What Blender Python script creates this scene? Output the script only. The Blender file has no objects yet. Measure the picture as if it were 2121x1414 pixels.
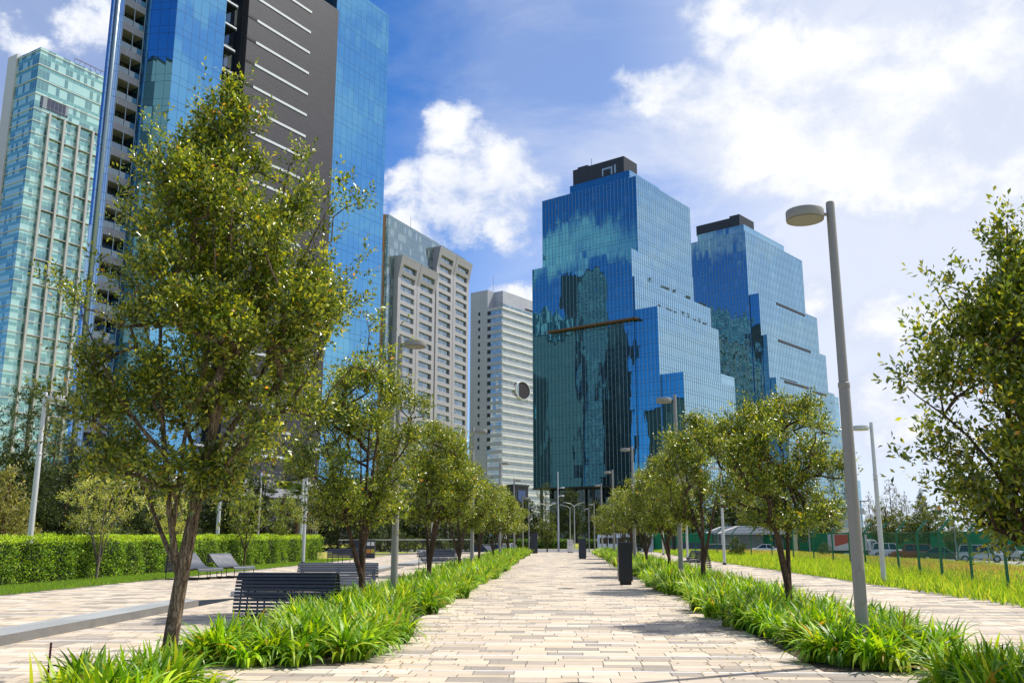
import bpy, math, random
import numpy as np
from math import radians, sin, cos, pi, sqrt, atan2, tan
from mathutils import Vector, Matrix
random.seed(7); RNG = np.random.default_rng(11)
SC = bpy.context.scene
COL = SC.collection

# ------------------------------------------------------------------ camera
EYE = 1.6; FPX = 1880.0
PITCH = math.atan(399 / FPX); YAW = math.atan(97.5 / math.hypot(FPX, 399))
cam_d = bpy.data.cameras.new('camera'); cam = bpy.data.objects.new('camera', cam_d); COL.objects.link(cam)
cam_d.sensor_width = 36; cam_d.lens = 36 * FPX / 2121; cam_d.clip_start = 0.1; cam_d.clip_end = 9000
cam.location = (0, 0, EYE); cam.rotation_euler = (pi / 2 + PITCH, 0, YAW)
SC.camera = cam
_fw = Vector((-sin(YAW) * cos(PITCH), cos(YAW) * cos(PITCH), sin(PITCH))); _rt = Vector((cos(YAW), sin(YAW), 0)); _up = _rt.cross(_fw)
def ray(x, y): return _fw + _rt * ((x - 1060.5) / FPX) + _up * ((707 - y) / FPX)
def azel(x, y):
    r = ray(x, y).normalized(); return math.atan2(r.x, r.y), math.asin(r.z)
def atY(x, y, Y):                     # the point of a sight line at a given distance up the path
    r = ray(x, y); return Vector((0, 0, EYE)) + r * (Y / r.y)

# ------------------------------------------------------------------ sun, sky, exposure
SUN_AZ, SUN_EL = radians(60), radians(57)
sd = Vector((sin(SUN_AZ) * cos(SUN_EL), cos(SUN_AZ) * cos(SUN_EL), sin(SUN_EL)))
sl = bpy.data.lights.new('sun', 'SUN'); sl.energy = 4.6; sl.angle = radians(0.53); sl.color = (1.0, 0.95, 0.86)
so = bpy.data.objects.new('sun', sl); COL.objects.link(so); so.rotation_euler = sd.to_track_quat('Z', 'Y').to_euler()
SC.view_settings.view_transform = 'Standard'; SC.view_settings.look = 'None'
SC.view_settings.exposure = 0.25; SC.view_settings.gamma = 1.0
try: SC.view_settings.use_curve_mapping = False
except Exception: pass
SC.cycles.max_bounces = 6; SC.cycles.transparent_max_bounces = 8; SC.cycles.caustics_reflective = False; SC.cycles.caustics_refractive = False

class NT:                             # a thin helper for writing node trees
    def __init__(s, tree): s.t = tree; s.n = tree.nodes; s.l = tree.links
    def new(s, kind, **kw):
        n = s.n.new(kind)
        for k, v in kw.items(): setattr(n, k, v)
        return n
    def put(s, sock, v):
        if v is None: return
        if isinstance(v, bpy.types.NodeSocket): s.l.new(v, sock)
        else:
            try: sock.default_value = v
            except Exception: sock.default_value = (v, v, v)
    def m(s, op, a, b=None, c=None, clamp=False):
        n = s.new('ShaderNodeMath', operation=op, use_clamp=clamp)
        s.put(n.inputs[0], a); s.put(n.inputs[1], b); s.put(n.inputs[2], c); return n.outputs[0]
    def vm(s, op, a, b=None, scale=None):
        n = s.new('ShaderNodeVectorMath', operation=op)
        s.put(n.inputs[0], a); s.put(n.inputs[1], b)
        if scale is not None: s.put(n.inputs['Scale'], scale)
        return n.outputs['Value'] if op in ('LENGTH', 'DOT_PRODUCT') else n.outputs[0]
    def mix(s, f, a, b, kind='RGBA', blend='MIX'):
        n = s.new('ShaderNodeMix', data_type=kind)
        if kind == 'RGBA': n.blend_type = blend; i = 6; o = 2
        else: i = 2; o = 0
        s.put(n.inputs[0], f); s.put(n.inputs[i], a); s.put(n.inputs[i + 1], b); return n.outputs[o]
    def noise(s, vec, scale, detail=3, rough=0.5, dist=0.0, out=0):
        n = s.new('ShaderNodeTexNoise'); s.put(n.inputs['Vector'], vec)
        n.inputs['Scale'].default_value = scale; n.inputs['Detail'].default_value = detail
        n.inputs['Roughness'].default_value = rough; n.inputs['Distortion'].default_value = dist
        return n.outputs[out]
    def ramp(s, f, stops, interp='LINEAR'):
        n = s.new('ShaderNodeValToRGB'); n.color_ramp.interpolation = interp; e = n.color_ramp.elements
        while len(e) > 1: e.remove(e[-1])
        e[0].position = stops[0][0]; e[0].color = (*stops[0][1], 1)
        for p, c in stops[1:]: k = e.new(p); k.color = (*c, 1)
        s.put(n.inputs[0], f); return n.outputs[0]
    def comb(s, x, y, z=0.0):
        n = s.new('ShaderNodeCombineXYZ'); s.put(n.inputs[0], x); s.put(n.inputs[1], y); s.put(n.inputs[2], z); return n.outputs[0]
    def sep(s, v):
        n = s.new('ShaderNodeSeparateXYZ'); s.put(n.inputs[0], v); return n.outputs
    def smooth(s, v, a, b, lo=0.0, hi=1.0):
        n = s.new('ShaderNodeMapRange', interpolation_type='SMOOTHSTEP'); s.put(n.inputs[0], v)
        n.inputs[1].default_value = a; n.inputs[2].default_value = b; n.inputs[3].default_value = lo; n.inputs[4].default_value = hi
        return n.outputs[0]

world = bpy.data.worlds.new('World'); SC.world = world; world.use_nodes = True
def make_world():
    W = NT(world.node_tree); W.n.clear()
    out = W.new('ShaderNodeOutputWorld'); bg = W.new('ShaderNodeBackground'); bg.inputs['Strength'].default_value = 0.1
    sky = W.new('ShaderNodeTexSky', sky_type='NISHITA'); sky.sun_disc = False
    sky.sun_elevation = SUN_EL; sky.sun_rotation = SUN_AZ; sky.altitude = 2300; sky.air_density = 1.0; sky.dust_density = 0.6; sky.ozone_density = 2.5
    d = W.vm('NORMALIZE', W.new('ShaderNodeTexCoord').outputs['Generated'])
    x, y, z = W.sep(d)
    az = W.m('ARCTAN2', x, y); el = W.m('ARCSINE', z)
    p = W.comb(az, W.m('MULTIPLY', el, 1.25))
    w1 = W.vm('SUBTRACT', W.noise(p, 4.5, 3, 0.5, 0, 1), (.5, .5, .5)); w2 = W.vm('SUBTRACT', W.noise(p, 15.0, 6, 0.65, 0, 1), (.5, .5, .5))
    wx, wy, _ = W.sep(W.vm('ADD', W.vm('SCALE', w1, None, 0.16), W.vm('SCALE', w2, None, 0.085)))
    azw = W.m('ADD', az, wx); elw = W.m('ADD', el, wy)
    # where the heaps of cloud stand: centre, half width, half height in pixels of the photograph
    heaps = [(930, 300, 80, 66), (1030, 385, 95, 62), (880, 400, 105, 72), (980, 440, 150, 62), (840, 490, 70, 60),
             (1470, 190, 130, 85), (1640, 70, 230, 120), (1760, 210, 380, 170), (1600, 270, 190, 100), (1950, 60, 240, 110), (1860, 330, 300, 80), (2200, 300, 160, 120), (1420, 150, 110, 60), (1500, 20, 120, 60), (2080, 60, 200, 110),
             (1850, 690, 110, 70), (1960, 660, 150, 60), (1820, 850, 110, 60), (1950, 900, 160, 60), (190, 10, 60, 60), (40, 60, 60, 40),
             (1080, 600, 90, 34), (1640, 660, 60, 60)]
    field = None
    for (cx, cy, rx, ry) in heaps:
        a0, e0 = azel(cx, cy); k = 1 / 1922.0
        u = W.m('DIVIDE', W.m('SUBTRACT', azw, a0), rx * k * 1.15); v = W.m('DIVIDE', W.m('SUBTRACT', elw, e0), ry * k * 1.1)
        q = W.m('SUBTRACT', 1.0, W.m('ADD', W.m('MULTIPLY', u, u), W.m('MULTIPLY', v, v)))
        field = q if field is None else W.m('SMOOTH_MAX', field, q, 0.35)
    field = W.m('MAXIMUM', field, -1.2)
    # free clouds elsewhere in the dome, seen only in the glass of the towers
    behind = W.smooth(W.noise(W.vm('MULTIPLY', d, (1, 1, 1.8)), 2.1, 3, 0.5), 0.46, 0.62, -1.2, 0.9)
    side = W.smooth(W.m('ABSOLUTE', W.m('ADD', az, 0.05)), 0.62, 0.95)
    field = W.mix(side, field, behind, 'FLOAT')
    n1 = W.noise(p, 10.0, 10, 0.64, 0.2); n2 = W.noise(p, 2.6, 4, 0.5)
    body = W.m('ADD', field, W.m('MULTIPLY', W.m('SUBTRACT', n1, 0.5), 2.9))
    body = W.m('ADD', body, W.m('MULTIPLY', W.m('SUBTRACT', n2, 0.5), 1.0))
    dens = W.smooth(body, -0.14, 0.84)
    # thin high veil
    pr = W.new('ShaderNodeMapping'); W.put(pr.inputs[0], p); pr.inputs['Rotation'].default_value = (0, 0, radians(-28)); pr.inputs['Scale'].default_value = (1.0, 2.1, 1)
    veil = W.noise(pr.outputs[0], 3.2, 7, 0.6, 0.6)
    veil = W.smooth(veil, 0.40, 0.72)
    toward = W.m('MULTIPLY', W.smooth(az, -0.26, 0.36, 0.12, 1.0), W.smooth(az, 2.3, 3.0, 1.0, 0.2))
    low = W.smooth(el, 0.0, 0.46, 1.0, 0.0)
    veil = W.m('MULTIPLY', W.m('MAXIMUM', veil, W.m('MULTIPLY', low, 0.75)), toward)
    veil = W.m('ADD', W.m('MULTIPLY', veil, 0.86), W.m('MULTIPLY', W.m('MULTIPLY', W.smooth(az, 0.04, 0.34), W.smooth(az, 0.55, 0.95, 1.0, 0.40)), 0.64), clamp=True)
    veil = W.m('ADD', veil, W.m('MULTIPLY', W.smooth(az, -0.17, -0.05), W.smooth(az, 2.2, 2.8, 0.26, 0.0)), clamp=True)
    veil = W.m('ADD', veil, W.m('MULTIPLY', W.smooth(az, -0.46, -0.33, 0.34, 0.0), W.smooth(az, -1.2, -0.8)), clamp=True)
    shade = W.noise(p, 5.0, 6, 0.55, 0.2)
    bright = W.smooth(W.m('ADD', body, W.m('MULTIPLY', W.m('SUBTRACT', shade, 0.5), 1.6)), 0.1, 1.5)
    ccol = W.mix(bright, (5.9, 6.5, 7.9, 1), (9.3, 9.3, 9.4, 1))
    base = W.vm('MULTIPLY', sky.outputs[0], (0.46, 1.00, 1.52))
    c = W.mix(W.m('MULTIPLY', veil, 0.9), base, (7.2, 7.55, 8.5, 1))
    c = W.mix(dens, c, ccol)
    W.put(bg.inputs['Color'], c); W.l.new(bg.outputs[0], out.inputs['Surface'])
make_world()

# ------------------------------------------------------------------ mesh helpers
def tag(o, label=None, cat=None, group=None, kind=None):
    if label: o['label'] = label
    if cat: o['category'] = cat
    if group: o['group'] = group
    if kind: o['kind'] = kind
    return o
def empty(name, loc=(0, 0, 0), rz=0.0, label=None, cat=None, group=None):
    o = bpy.data.objects.new(name, None); COL.objects.link(o); o.location = loc; o.rotation_euler = (0, 0, rz); o.empty_display_size = 0.2
    return tag(o, label, cat, group)
def copy_tree(o, parent=None):
    c = o.copy(); COL.objects.link(c)
    if parent: c.parent = parent
    for ch in list(KIDS.get(o.name, [])):
        KIDS.setdefault(c.name, []).append(copy_tree(ch, c))
    return c
KIDS = {}
def link(name, me, mats, parent=None):
    o = bpy.data.objects.new(name, me); COL.objects.link(o)
    for m in (mats if isinstance(mats, (list, tuple)) else [mats]): me.materials.append(m)
    if parent: o.parent = parent; KIDS.setdefault(parent.name, []).append(o)
    return o
class MB:
    def __init__(s): s.v = []; s.f = []; s.uv = []; s.mi = []
    def face(s, pts, uv=None, mi=0):
        i = len(s.v); s.v += [tuple(p) for p in pts]; s.f.append(tuple(range(i, i + len(pts)))); s.uv += (uv or [(p[0], p[1]) for p in pts]); s.mi.append(mi)
    def box(s, x0, y0, z0, x1, y1, z1, mi=0, top=None, skip=''):
        if x1 < x0: x0, x1 = x1, x0
        if y1 < y0: y0, y1 = y1, y0
        P = lambda x, y, z: (x, y, z)
        if 'f' not in skip: s.face([P(x0, y0, z0), P(x1, y0, z0), P(x1, y0, z1), P(x0, y0, z1)], [(x0, z0), (x1, z0), (x1, z1), (x0, z1)], mi)
        s.face([P(x1, y1, z0), P(x0, y1, z0), P(x0, y1, z1), P(x1, y1, z1)], [(x1, z0), (x0, z0), (x0, z1), (x1, z1)], mi)
        if 'l' not in skip: s.face([P(x0, y1, z0), P(x0, y0, z0), P(x0, y0, z1), P(x0, y1, z1)], [(y1, z0), (y0, z0), (y0, z1), (y1, z1)], mi)
        s.face([P(x1, y0, z0), P(x1, y1, z0), P(x1, y1, z1), P(x1, y0, z1)], [(y0, z0), (y1, z0), (y1, z1), (y0, z1)], mi)
        t = mi if top is None else top
        s.face([P(x0, y0, z1), P(x1, y0, z1), P(x1, y1, z1), P(x0, y1, z1)], None, t)
        s.face([P(x0, y1, z0), P(x1, y1, z0), P(x1, y0, z0), P(x0, y0, z0)], None, t)
    def bar(s, a, b, w, h=None, mi=0):                     # a rectangular bar between two points
        a = Vector(a); b = Vector(b); h = h or w; d = (b - a).normalized()
        u = d.cross(Vector((0, 0, 1)))
        if u.length < 1e-4: u = Vector((1, 0, 0))
        u.normalize(); v = u.cross(d); u = u * w / 2; v = v * h / 2
        A = [a - u - v, a + u - v, a + u + v, a - u + v]; B = [p + (b - a) for p in A]
        for i in range(4): j = (i + 1) % 4; s.face([A[i], A[j], B[j], B[i]], None, mi)
        s.face(A[::-1], None, mi); s.face(B, None, mi)
    def tube(s, pts, rad, n=8, mi=0, cap=True):
        pts = [Vector(p) for p in pts]; R = rad if isinstance(rad, (list, tuple)) else [rad] * len(pts)
        base = len(s.v); u = None
        for i, p in enumerate(pts):
            d = (pts[min(i + 1, len(pts) - 1)] - pts[max(i - 1, 0)]).normalized()
            if u is None: u = d.orthogonal().normalized()
            u = (u - d * u.dot(d)).normalized(); v = d.cross(u)
            for k in range(n):
                a = 2 * pi * k / n; s.v.append(tuple(p + (u * cos(a) + v * sin(a)) * R[i]))
        for i in range(len(pts) - 1):
            for k in range(n):
                a = base + i * n + k; b = base + i * n + (k + 1) % n
                s.f.append((a, b, b + n, a + n)); s.uv += [(0, 0)] * 4; s.mi.append(mi)
        if cap:
            s.f.append(tuple(base + k for k in range(n))[::-1]); s.uv += [(0, 0)] * n; s.mi.append(mi)
            e = base + (len(pts) - 1) * n; s.f.append(tuple(e + k for k in range(n))); s.uv += [(0, 0)] * n; s.mi.append(mi)
    def lathe(s, prof, n=24, c=(0, 0, 0), mi=0):           # prof: (r, z)
        base = len(s.v)
        for r, z in prof:
            for k in range(n): a = 2 * pi * k / n; s.v.append((c[0] + r * cos(a), c[1] + r * sin(a), c[2] + z))
        for i in range(len(prof) - 1):
            for k in range(n):
                a = base + i * n + k; b = base + i * n + (k + 1) % n
                s.f.append((a, b, b + n, a + n)); s.uv += [(0, 0)] * 4; s.mi.append(mi)
        s.f.append(tuple(base + k for k in range(n))[::-1]); s.uv += [(0, 0)] * n; s.mi.append(mi)
        e = base + (len(prof) - 1) * n; s.f.append(tuple(e + k for k in range(n))); s.uv += [(0, 0)] * n; s.mi.append(mi)
    def prism(s, poly, y0, y1, mi=0):                      # poly in (x,z), pushed along y
        n = len(poly)
        s.face([(x, y0, z) for x, z in poly], None, mi); s.face([(x, y1, z) for x, z in poly][::-1], None, mi)
        for i in range(n):
            a = poly[i]; b = poly[(i + 1) % n]
            s.face([(a[0], y0, a[1]), (a[0], y1, a[1]), (b[0], y1, b[1]), (b[0], y0, b[1])], None, mi)
    def build(s, name, mats, parent=None, smooth=False, bevel=0):
        me = bpy.data.meshes.new(name); me.from_pydata(s.v, [], s.f)
        uvl = me.uv_layers.new(name='UVMap'); uvl.data.foreach_set('uv', [c for t in s.uv for c in t])
        me.polygons.foreach_set('material_index', s.mi)
        if smooth: me.polygons.foreach_set('use_smooth', [True] * len(me.polygons))
        me.update(); o = link(name, me, mats, parent)
        if bevel:
            b = o.modifiers.new('bevel', 'BEVEL'); b.width = bevel; b.segments = 2; b.limit_method = 'ANGLE'
        return o
def np_mesh(name, V, F, mats, parent=None, col=None, smooth=False):
    """V (n,3), F (m,k) all faces the same size; col (n,3) per vertex"""
    V = np.asarray(V, np.float32); F = np.asarray(F, np.int32); m, k = F.shape
    me = bpy.data.meshes.new(name); me.vertices.add(len(V)); me.vertices.foreach_set('co', V.ravel())
    me.loops.add(m * k); me.loops.foreach_set('vertex_index', F.ravel()); me.polygons.add(m)
    me.polygons.foreach_set('loop_start', np.arange(0, m * k, k, dtype=np.int32)); me.polygons.foreach_set('loop_total', np.full(m, k, np.int32))
    if smooth: me.polygons.foreach_set('use_smooth', np.ones(m, bool))
    me.update(calc_edges=True)
    if col is not None:
        a = me.color_attributes.new(name='tint', type='FLOAT_COLOR', domain='POINT')
        c = np.ones((len(V), 4), np.float32); c[:, :3] = col; a.data.foreach_set('color', c.ravel())
    return link(name, me, mats, parent)

# ------------------------------------------------------------------ materials
def new_mat(name):
    m = bpy.data.materials.new(name); m.use_nodes = True; T = NT(m.node_tree); T.n.clear()
    return m, T, T.new('ShaderNodeOutputMaterial')
def pbr(T, color, rough=0.6, metal=0.0, spec=0.5, normal=None):
    b = T.new('ShaderNodeBsdfPrincipled'); T.put(b.inputs['Base Color'], color); T.put(b.inputs['Roughness'], rough)
    T.put(b.inputs['Metallic'], metal); T.put(b.inputs['Specular IOR Level'], spec)
    if normal is not None: T.put(b.inputs['Normal'], normal)
    return b
def c4(c): return (c[0], c[1], c[2], 1)
def plain(name, color, rough=0.6, metal=0.0, var=0.12, scale=3.0, bump=0.0, spec=0.5, fine=40.0):
    m, T, out = new_mat(name); co = T.new('ShaderNodeTexCoord').outputs['Object']
    n = T.noise(co, scale, 5, 0.6); f = T.noise(co, fine, 3, 0.6)
    k = T.m('ADD', 1.0 - var, T.m('MULTIPLY', T.m('ADD', T.m('MULTIPLY', n, 1.4), T.m('MULTIPLY', f, 0.6)), var))
    c = T.vm('SCALE', c4(color)[:3], None, k)
    nm = None
    if bump:
        b = T.new('ShaderNodeBump'); b.inputs['Strength'].default_value = bump; b.inputs['Distance'].default_value = 0.02; T.put(b.inputs['Height'], f); nm = b.outputs[0]
    r = T.m('ADD', rough - 0.06, T.m('MULTIPLY', n, 0.12))
    T.l.new(pbr(T, c, r, metal, spec, nm).outputs[0], out.inputs['Surface']); return m
def tinted(name, rough=0.5, trans=0.0, spec=0.4, gain=1.0):
    """vegetation and paving whose colour is carried piece by piece in the vertex attribute"""
    m, T, out = new_mat(name); a = T.new('ShaderNodeAttribute', attribute_name='tint')
    c = T.vm('SCALE', a.outputs['Color'], None, gain)
    b = pbr(T, c, rough, 0, spec)
    if trans:
        tr = T.new('ShaderNodeBsdfTranslucent'); T.put(tr.inputs['Color'], T.vm('MULTIPLY', c, (1.75, 1.55, 0.55)))
        mx = T.new('ShaderNodeMixShader'); mx.inputs[0].default_value = trans; T.l.new(b.outputs[0], mx.inputs[1]); T.l.new(tr.outputs[0], mx.inputs[2])
        T.l.new(mx.outputs[0], out.inputs['Surface'])
    else: T.l.new(b.outputs[0], out.inputs['Surface'])
    return m
def curtain_glass(name, cw, ch, tint, inner, refl=0.75, line=0.06, frame=(0.03, 0.04, 0.05), tilt=0.012, wave=0.02, spandrel=0.0, spcol=None, blind=0.15, blindcol=(0.5, 0.55, 0.55), fl=None, rough=0.015, hband=None, wscale=0.12, vs=0.35):
    """a facade of panes cw x ch metres (UV in metres): each pane a little out of true, with frames between"""
    m, T, out = new_mat(name); uv = T.new('ShaderNodeTexCoord').outputs['UV']; u, v, _ = T.sep(uv)
    cu = T.m('DIVIDE', u, cw); cv = T.m('DIVIDE', v, ch)
    iu = T.m('FLOOR', cu); iv = T.m('FLOOR', cv); fu = T.m('FRACT', cu); fv = T.m('FRACT', cv)
    lu = T.m('MAXIMUM', T.m('LESS_THAN', fu, line / cw), 0.0)
    lv = T.m('LESS_THAN', fv, (line * 1.2) / ch)
    lines = T.m('MAXIMUM', lu, lv)
    if spandrel:                                       # a second rail splits the pane in a tall and a low light
        s2 = T.m('LESS_THAN', T.m('ABSOLUTE', T.m('SUBTRACT', fv, spandrel)), line * 0.5 / ch); lines = T.m('MAXIMUM', lines, s2)
    wn = T.new('ShaderNodeTexWhiteNoise', noise_dimensions='2D'); T.put(wn.inputs['Vector'], T.comb(iu, iv))
    geo = T.new('ShaderNodeNewGeometry').outputs['Normal']
    tl = T.vm('SCALE', T.vm('SUBTRACT', wn.outputs['Color'], (0.5, 0.5, 0.5)), None, tilt * 2)
    wv = T.vm('SCALE', T.vm('SUBTRACT', T.noise(T.vm('MULTIPLY', uv, (1.0, vs, 1)), wscale, 3, 0.5, 0, 1), (0.5, 0.5, 0.5)), None, wave)
    nrm = T.vm('NORMALIZE', T.vm('ADD', geo, T.vm('ADD', tl, wv)))
    gl = T.new('ShaderNodeBsdfGlossy'); T.put(gl.inputs['Color'], c4(tint)); gl.inputs['Roughness'].default_value = rough; T.put(gl.inputs['Normal'], nrm)
    isb = T.m('LESS_THAN', wn.outputs['Value'], blind)
    ic = T.mix(isb, c4(inner), c4(blindcol))
    if spandrel:
        low = T.m('LESS_THAN', fv, spandrel); ic = T.mix(low, ic, c4(spcol or inner))
    di = pbr(T, ic, 0.4, 0, 0.3)
    fr = T.new('ShaderNodeFresnel'); fr.inputs[0].default_value = 1.5
    fac = T.m('ADD', refl, T.m('MULTIPLY', fr.outputs[0], 0.9 * (1 - refl)), clamp=True)
    mx = T.new('ShaderNodeMixShader'); T.put(mx.inputs[0], fac); T.l.new(di.outputs[0], mx.inputs[1]); T.l.new(gl.outputs[0], mx.inputs[2])
    fb = pbr(T, c4(frame), 0.35, 0.3, 0.5); mf = T.new('ShaderNodeMixShader'); T.put(mf.inputs[0], T.m('MULTIPLY', lines, 0.85))
    T.l.new(mx.outputs[0], mf.inputs[1]); T.l.new(fb.outputs[0], mf.inputs[2]); T.l.new(mf.outputs[0], out.inputs['Surface'])
    return m
def panelled(name, color, cw, ch, joint=0.04, jdark=0.6, rough=0.5, metal=0.0, var=0.1, offset=0.0):
    """cladding of panels with thin joints (UV in metres)"""
    m, T, out = new_mat(name); uv = T.new('ShaderNodeTexCoord').outputs['UV']; u, v, _ = T.sep(uv)
    cu = T.m('DIVIDE', u, cw); cv = T.m('DIVIDE', v, ch); iv = T.m('FLOOR', cv)
    if offset: cu = T.m('ADD', cu, T.m('MULTIPLY', iv, offset))
    wn = T.new('ShaderNodeTexWhiteNoise', noise_dimensions='2D'); T.put(wn.inputs['Vector'], T.comb(T.m('FLOOR', cu), iv))
    j = T.m('MAXIMUM', T.m('LESS_THAN', T.m('FRACT', cu), joint / cw), T.m('LESS_THAN', T.m('FRACT', cv), joint / ch))
    k = T.m('ADD', 1 - var / 2, T.m('MULTIPLY', wn.outputs['Value'], var)); k = T.m('MULTIPLY', k, T.m('SUBTRACT', 1.0, T.m('MULTIPLY', j, jdark)))
    st = T.noise(T.vm('MULTIPLY', uv, (1.0, 0.12, 1)), 0.5, 4, 0.6); k = T.m('MULTIPLY', k, T.m('ADD', 0.9, T.m('MULTIPLY', st, 0.2)))
    T.l.new(pbr(T, T.vm('SCALE', color, None, k), rough, metal).outputs[0], out.inputs['Surface']); return m

M_pole = plain('painted_steel', (0.27, 0.262, 0.25), 0.5, 0.1, 0.16, 1.2, 0.05)
M_white_pole = plain('white_steel', (0.55, 0.56, 0.57), 0.45, 0.1, 0.1, 2)
M_lens = plain('lamp_lens', (0.86, 0.74, 0.52), 0.25, 0, 0.3, 9)
M_bench = plain('shaded_slats', (0.045, 0.048, 0.058), 0.38, 0.25, 0.3, 4, 0.04)  # bench slats with their shaded look put into a darker colour
M_bench_lit = plain('lit_slats', (0.12, 0.13, 0.15), 0.36, 0.3, 0.25, 4, 0.04)  # the same slats, sunlit look put into a paler colour
M_black = plain('black_steel', (0.014, 0.014, 0.016), 0.45, 0.2, 0.3, 5)
M_totem = plain('navy_steel', (0.03, 0.034, 0.05), 0.4, 0.3, 0.2, 5)
M_soil = plain('soil', (0.07, 0.05, 0.035), 0.95, 0, 0.6, 6, 0.6)
M_mortar = plain('mortar', (0.20, 0.18, 0.155), 0.95, 0, 0.3, 8, 0.3)
M_asph = plain('asphalt', (0.17, 0.17, 0.18), 0.9, 0, 0.15, 0.6, 0.2)
M_conc = plain('concrete', (0.36, 0.35, 0.33), 0.85, 0, 0.15, 0.7, 0.1)
M_green_steel = plain('green_steel', (0.004, 0.13, 0.075), 0.4, 0.1, 0.2, 3)
M_green_cloth = plain('green_shade_cloth', (0.012, 0.26, 0.10), 0.85, 0, 0.35, 0.8)
M_leaf = tinted('leaves', 0.29, 0.36, 0.9, 1.72)
M_leaf_far = tinted('far_leaves', 0.5, 0.28, 0.4, 1.25)
M_blade = tinted('strap_leaves', 0.44, 0.38, 0.5, 1.08)
M_grass = tinted('grass_blades', 0.6, 0.45, 0.2, 1.3)

def bark_mat(name, c1, c2, sc=1.0):
    m, T, out = new_mat(name); co = T.new('ShaderNodeTexCoord').outputs['Object']
    w = T.noise(co, 9 * sc, 5, 0.6, 0, 1)
    q = T.vm('ADD', T.vm('MULTIPLY', co, (1, 1, 0.13)), T.vm('SCALE', w, None, 0.06))
    ridge = T.noise(q, 46 * sc, 6, 0.72); big = T.noise(T.vm('MULTIPLY', co, (1, 1, 0.3)), 5 * sc, 4, 0.6)
    crack = T.smooth(T.m('ADD', ridge, T.m('MULTIPLY', T.m('SUBTRACT', big, .5), .35)), 0.36, 0.60); n = T.noise(co, 60 * sc, 4, 0.7)
    c = T.mix(T.m('MULTIPLY', crack, T.m('ADD', 0.45, T.m('MULTIPLY', n, .9)), clamp=True), c4(c1), c4(c2))
    b = T.new('ShaderNodeBump'); b.inputs['Strength'].default_value = 0.9; b.inputs['Distance'].default_value = 0.02
    T.put(b.inputs['Height'], T.m('ADD', crack, T.m('MULTIPLY', n, 0.7)))
    T.l.new(pbr(T, c, 0.9, 0, 0.2, b.outputs[0]).outputs[0], out.inputs['Surface']); return m
M_bark = bark_mat('bark', (0.06, 0.042, 0.028), (0.34, 0.26, 0.17))
M_bark_dk = bark_mat('smooth_bark', (0.075, 0.045, 0.03), (0.17, 0.115, 0.08))
M_bark_pale = bark_mat('pale_bark', (0.14, 0.11, 0.08), (0.40, 0.34, 0.27))

# ------------------------------------------------------------------ plants
def unit(a): return a / np.maximum(np.linalg.norm(a, axis=1, keepdims=True), 1e-9)
def leaf_mesh(P, D, N, L, Wd, col, fold=0.25):
    """P base points, D leaf axes, N upper sides: one folded leaf of two triangles each"""
    n = len(P); D = unit(D); S = unit(np.cross(D, N)); N = np.cross(S, D); L = L[:, None]; Wd = Wd[:, None]
    tip = P + D * L; midl = P + D * L * .52 + S * Wd / 2 + N * Wd * fold; midr = P + D * L * .52 - S * Wd / 2 + N * Wd * fold
    V = np.stack([P, midr, tip, midl], 1).reshape(-1, 3); b = (np.arange(n) * 4)[:, None]
    F = np.concatenate([b + [0, 1, 2], b + [0, 2, 3]], 0); return V, F, np.repeat(col, 4, 0)
OAK = np.array([(.028, .055, .007), (.060, .098, .010), (.125, .165, .014), (.26, .27, .022), (.38, .17, .02)])
def pick(rng, n, pal, w):
    i = rng.choice(len(pal), n, p=np.array(w) / sum(w)); return pal[i] * (0.78 + 0.44 * rng.random((n, 1)))
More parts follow.
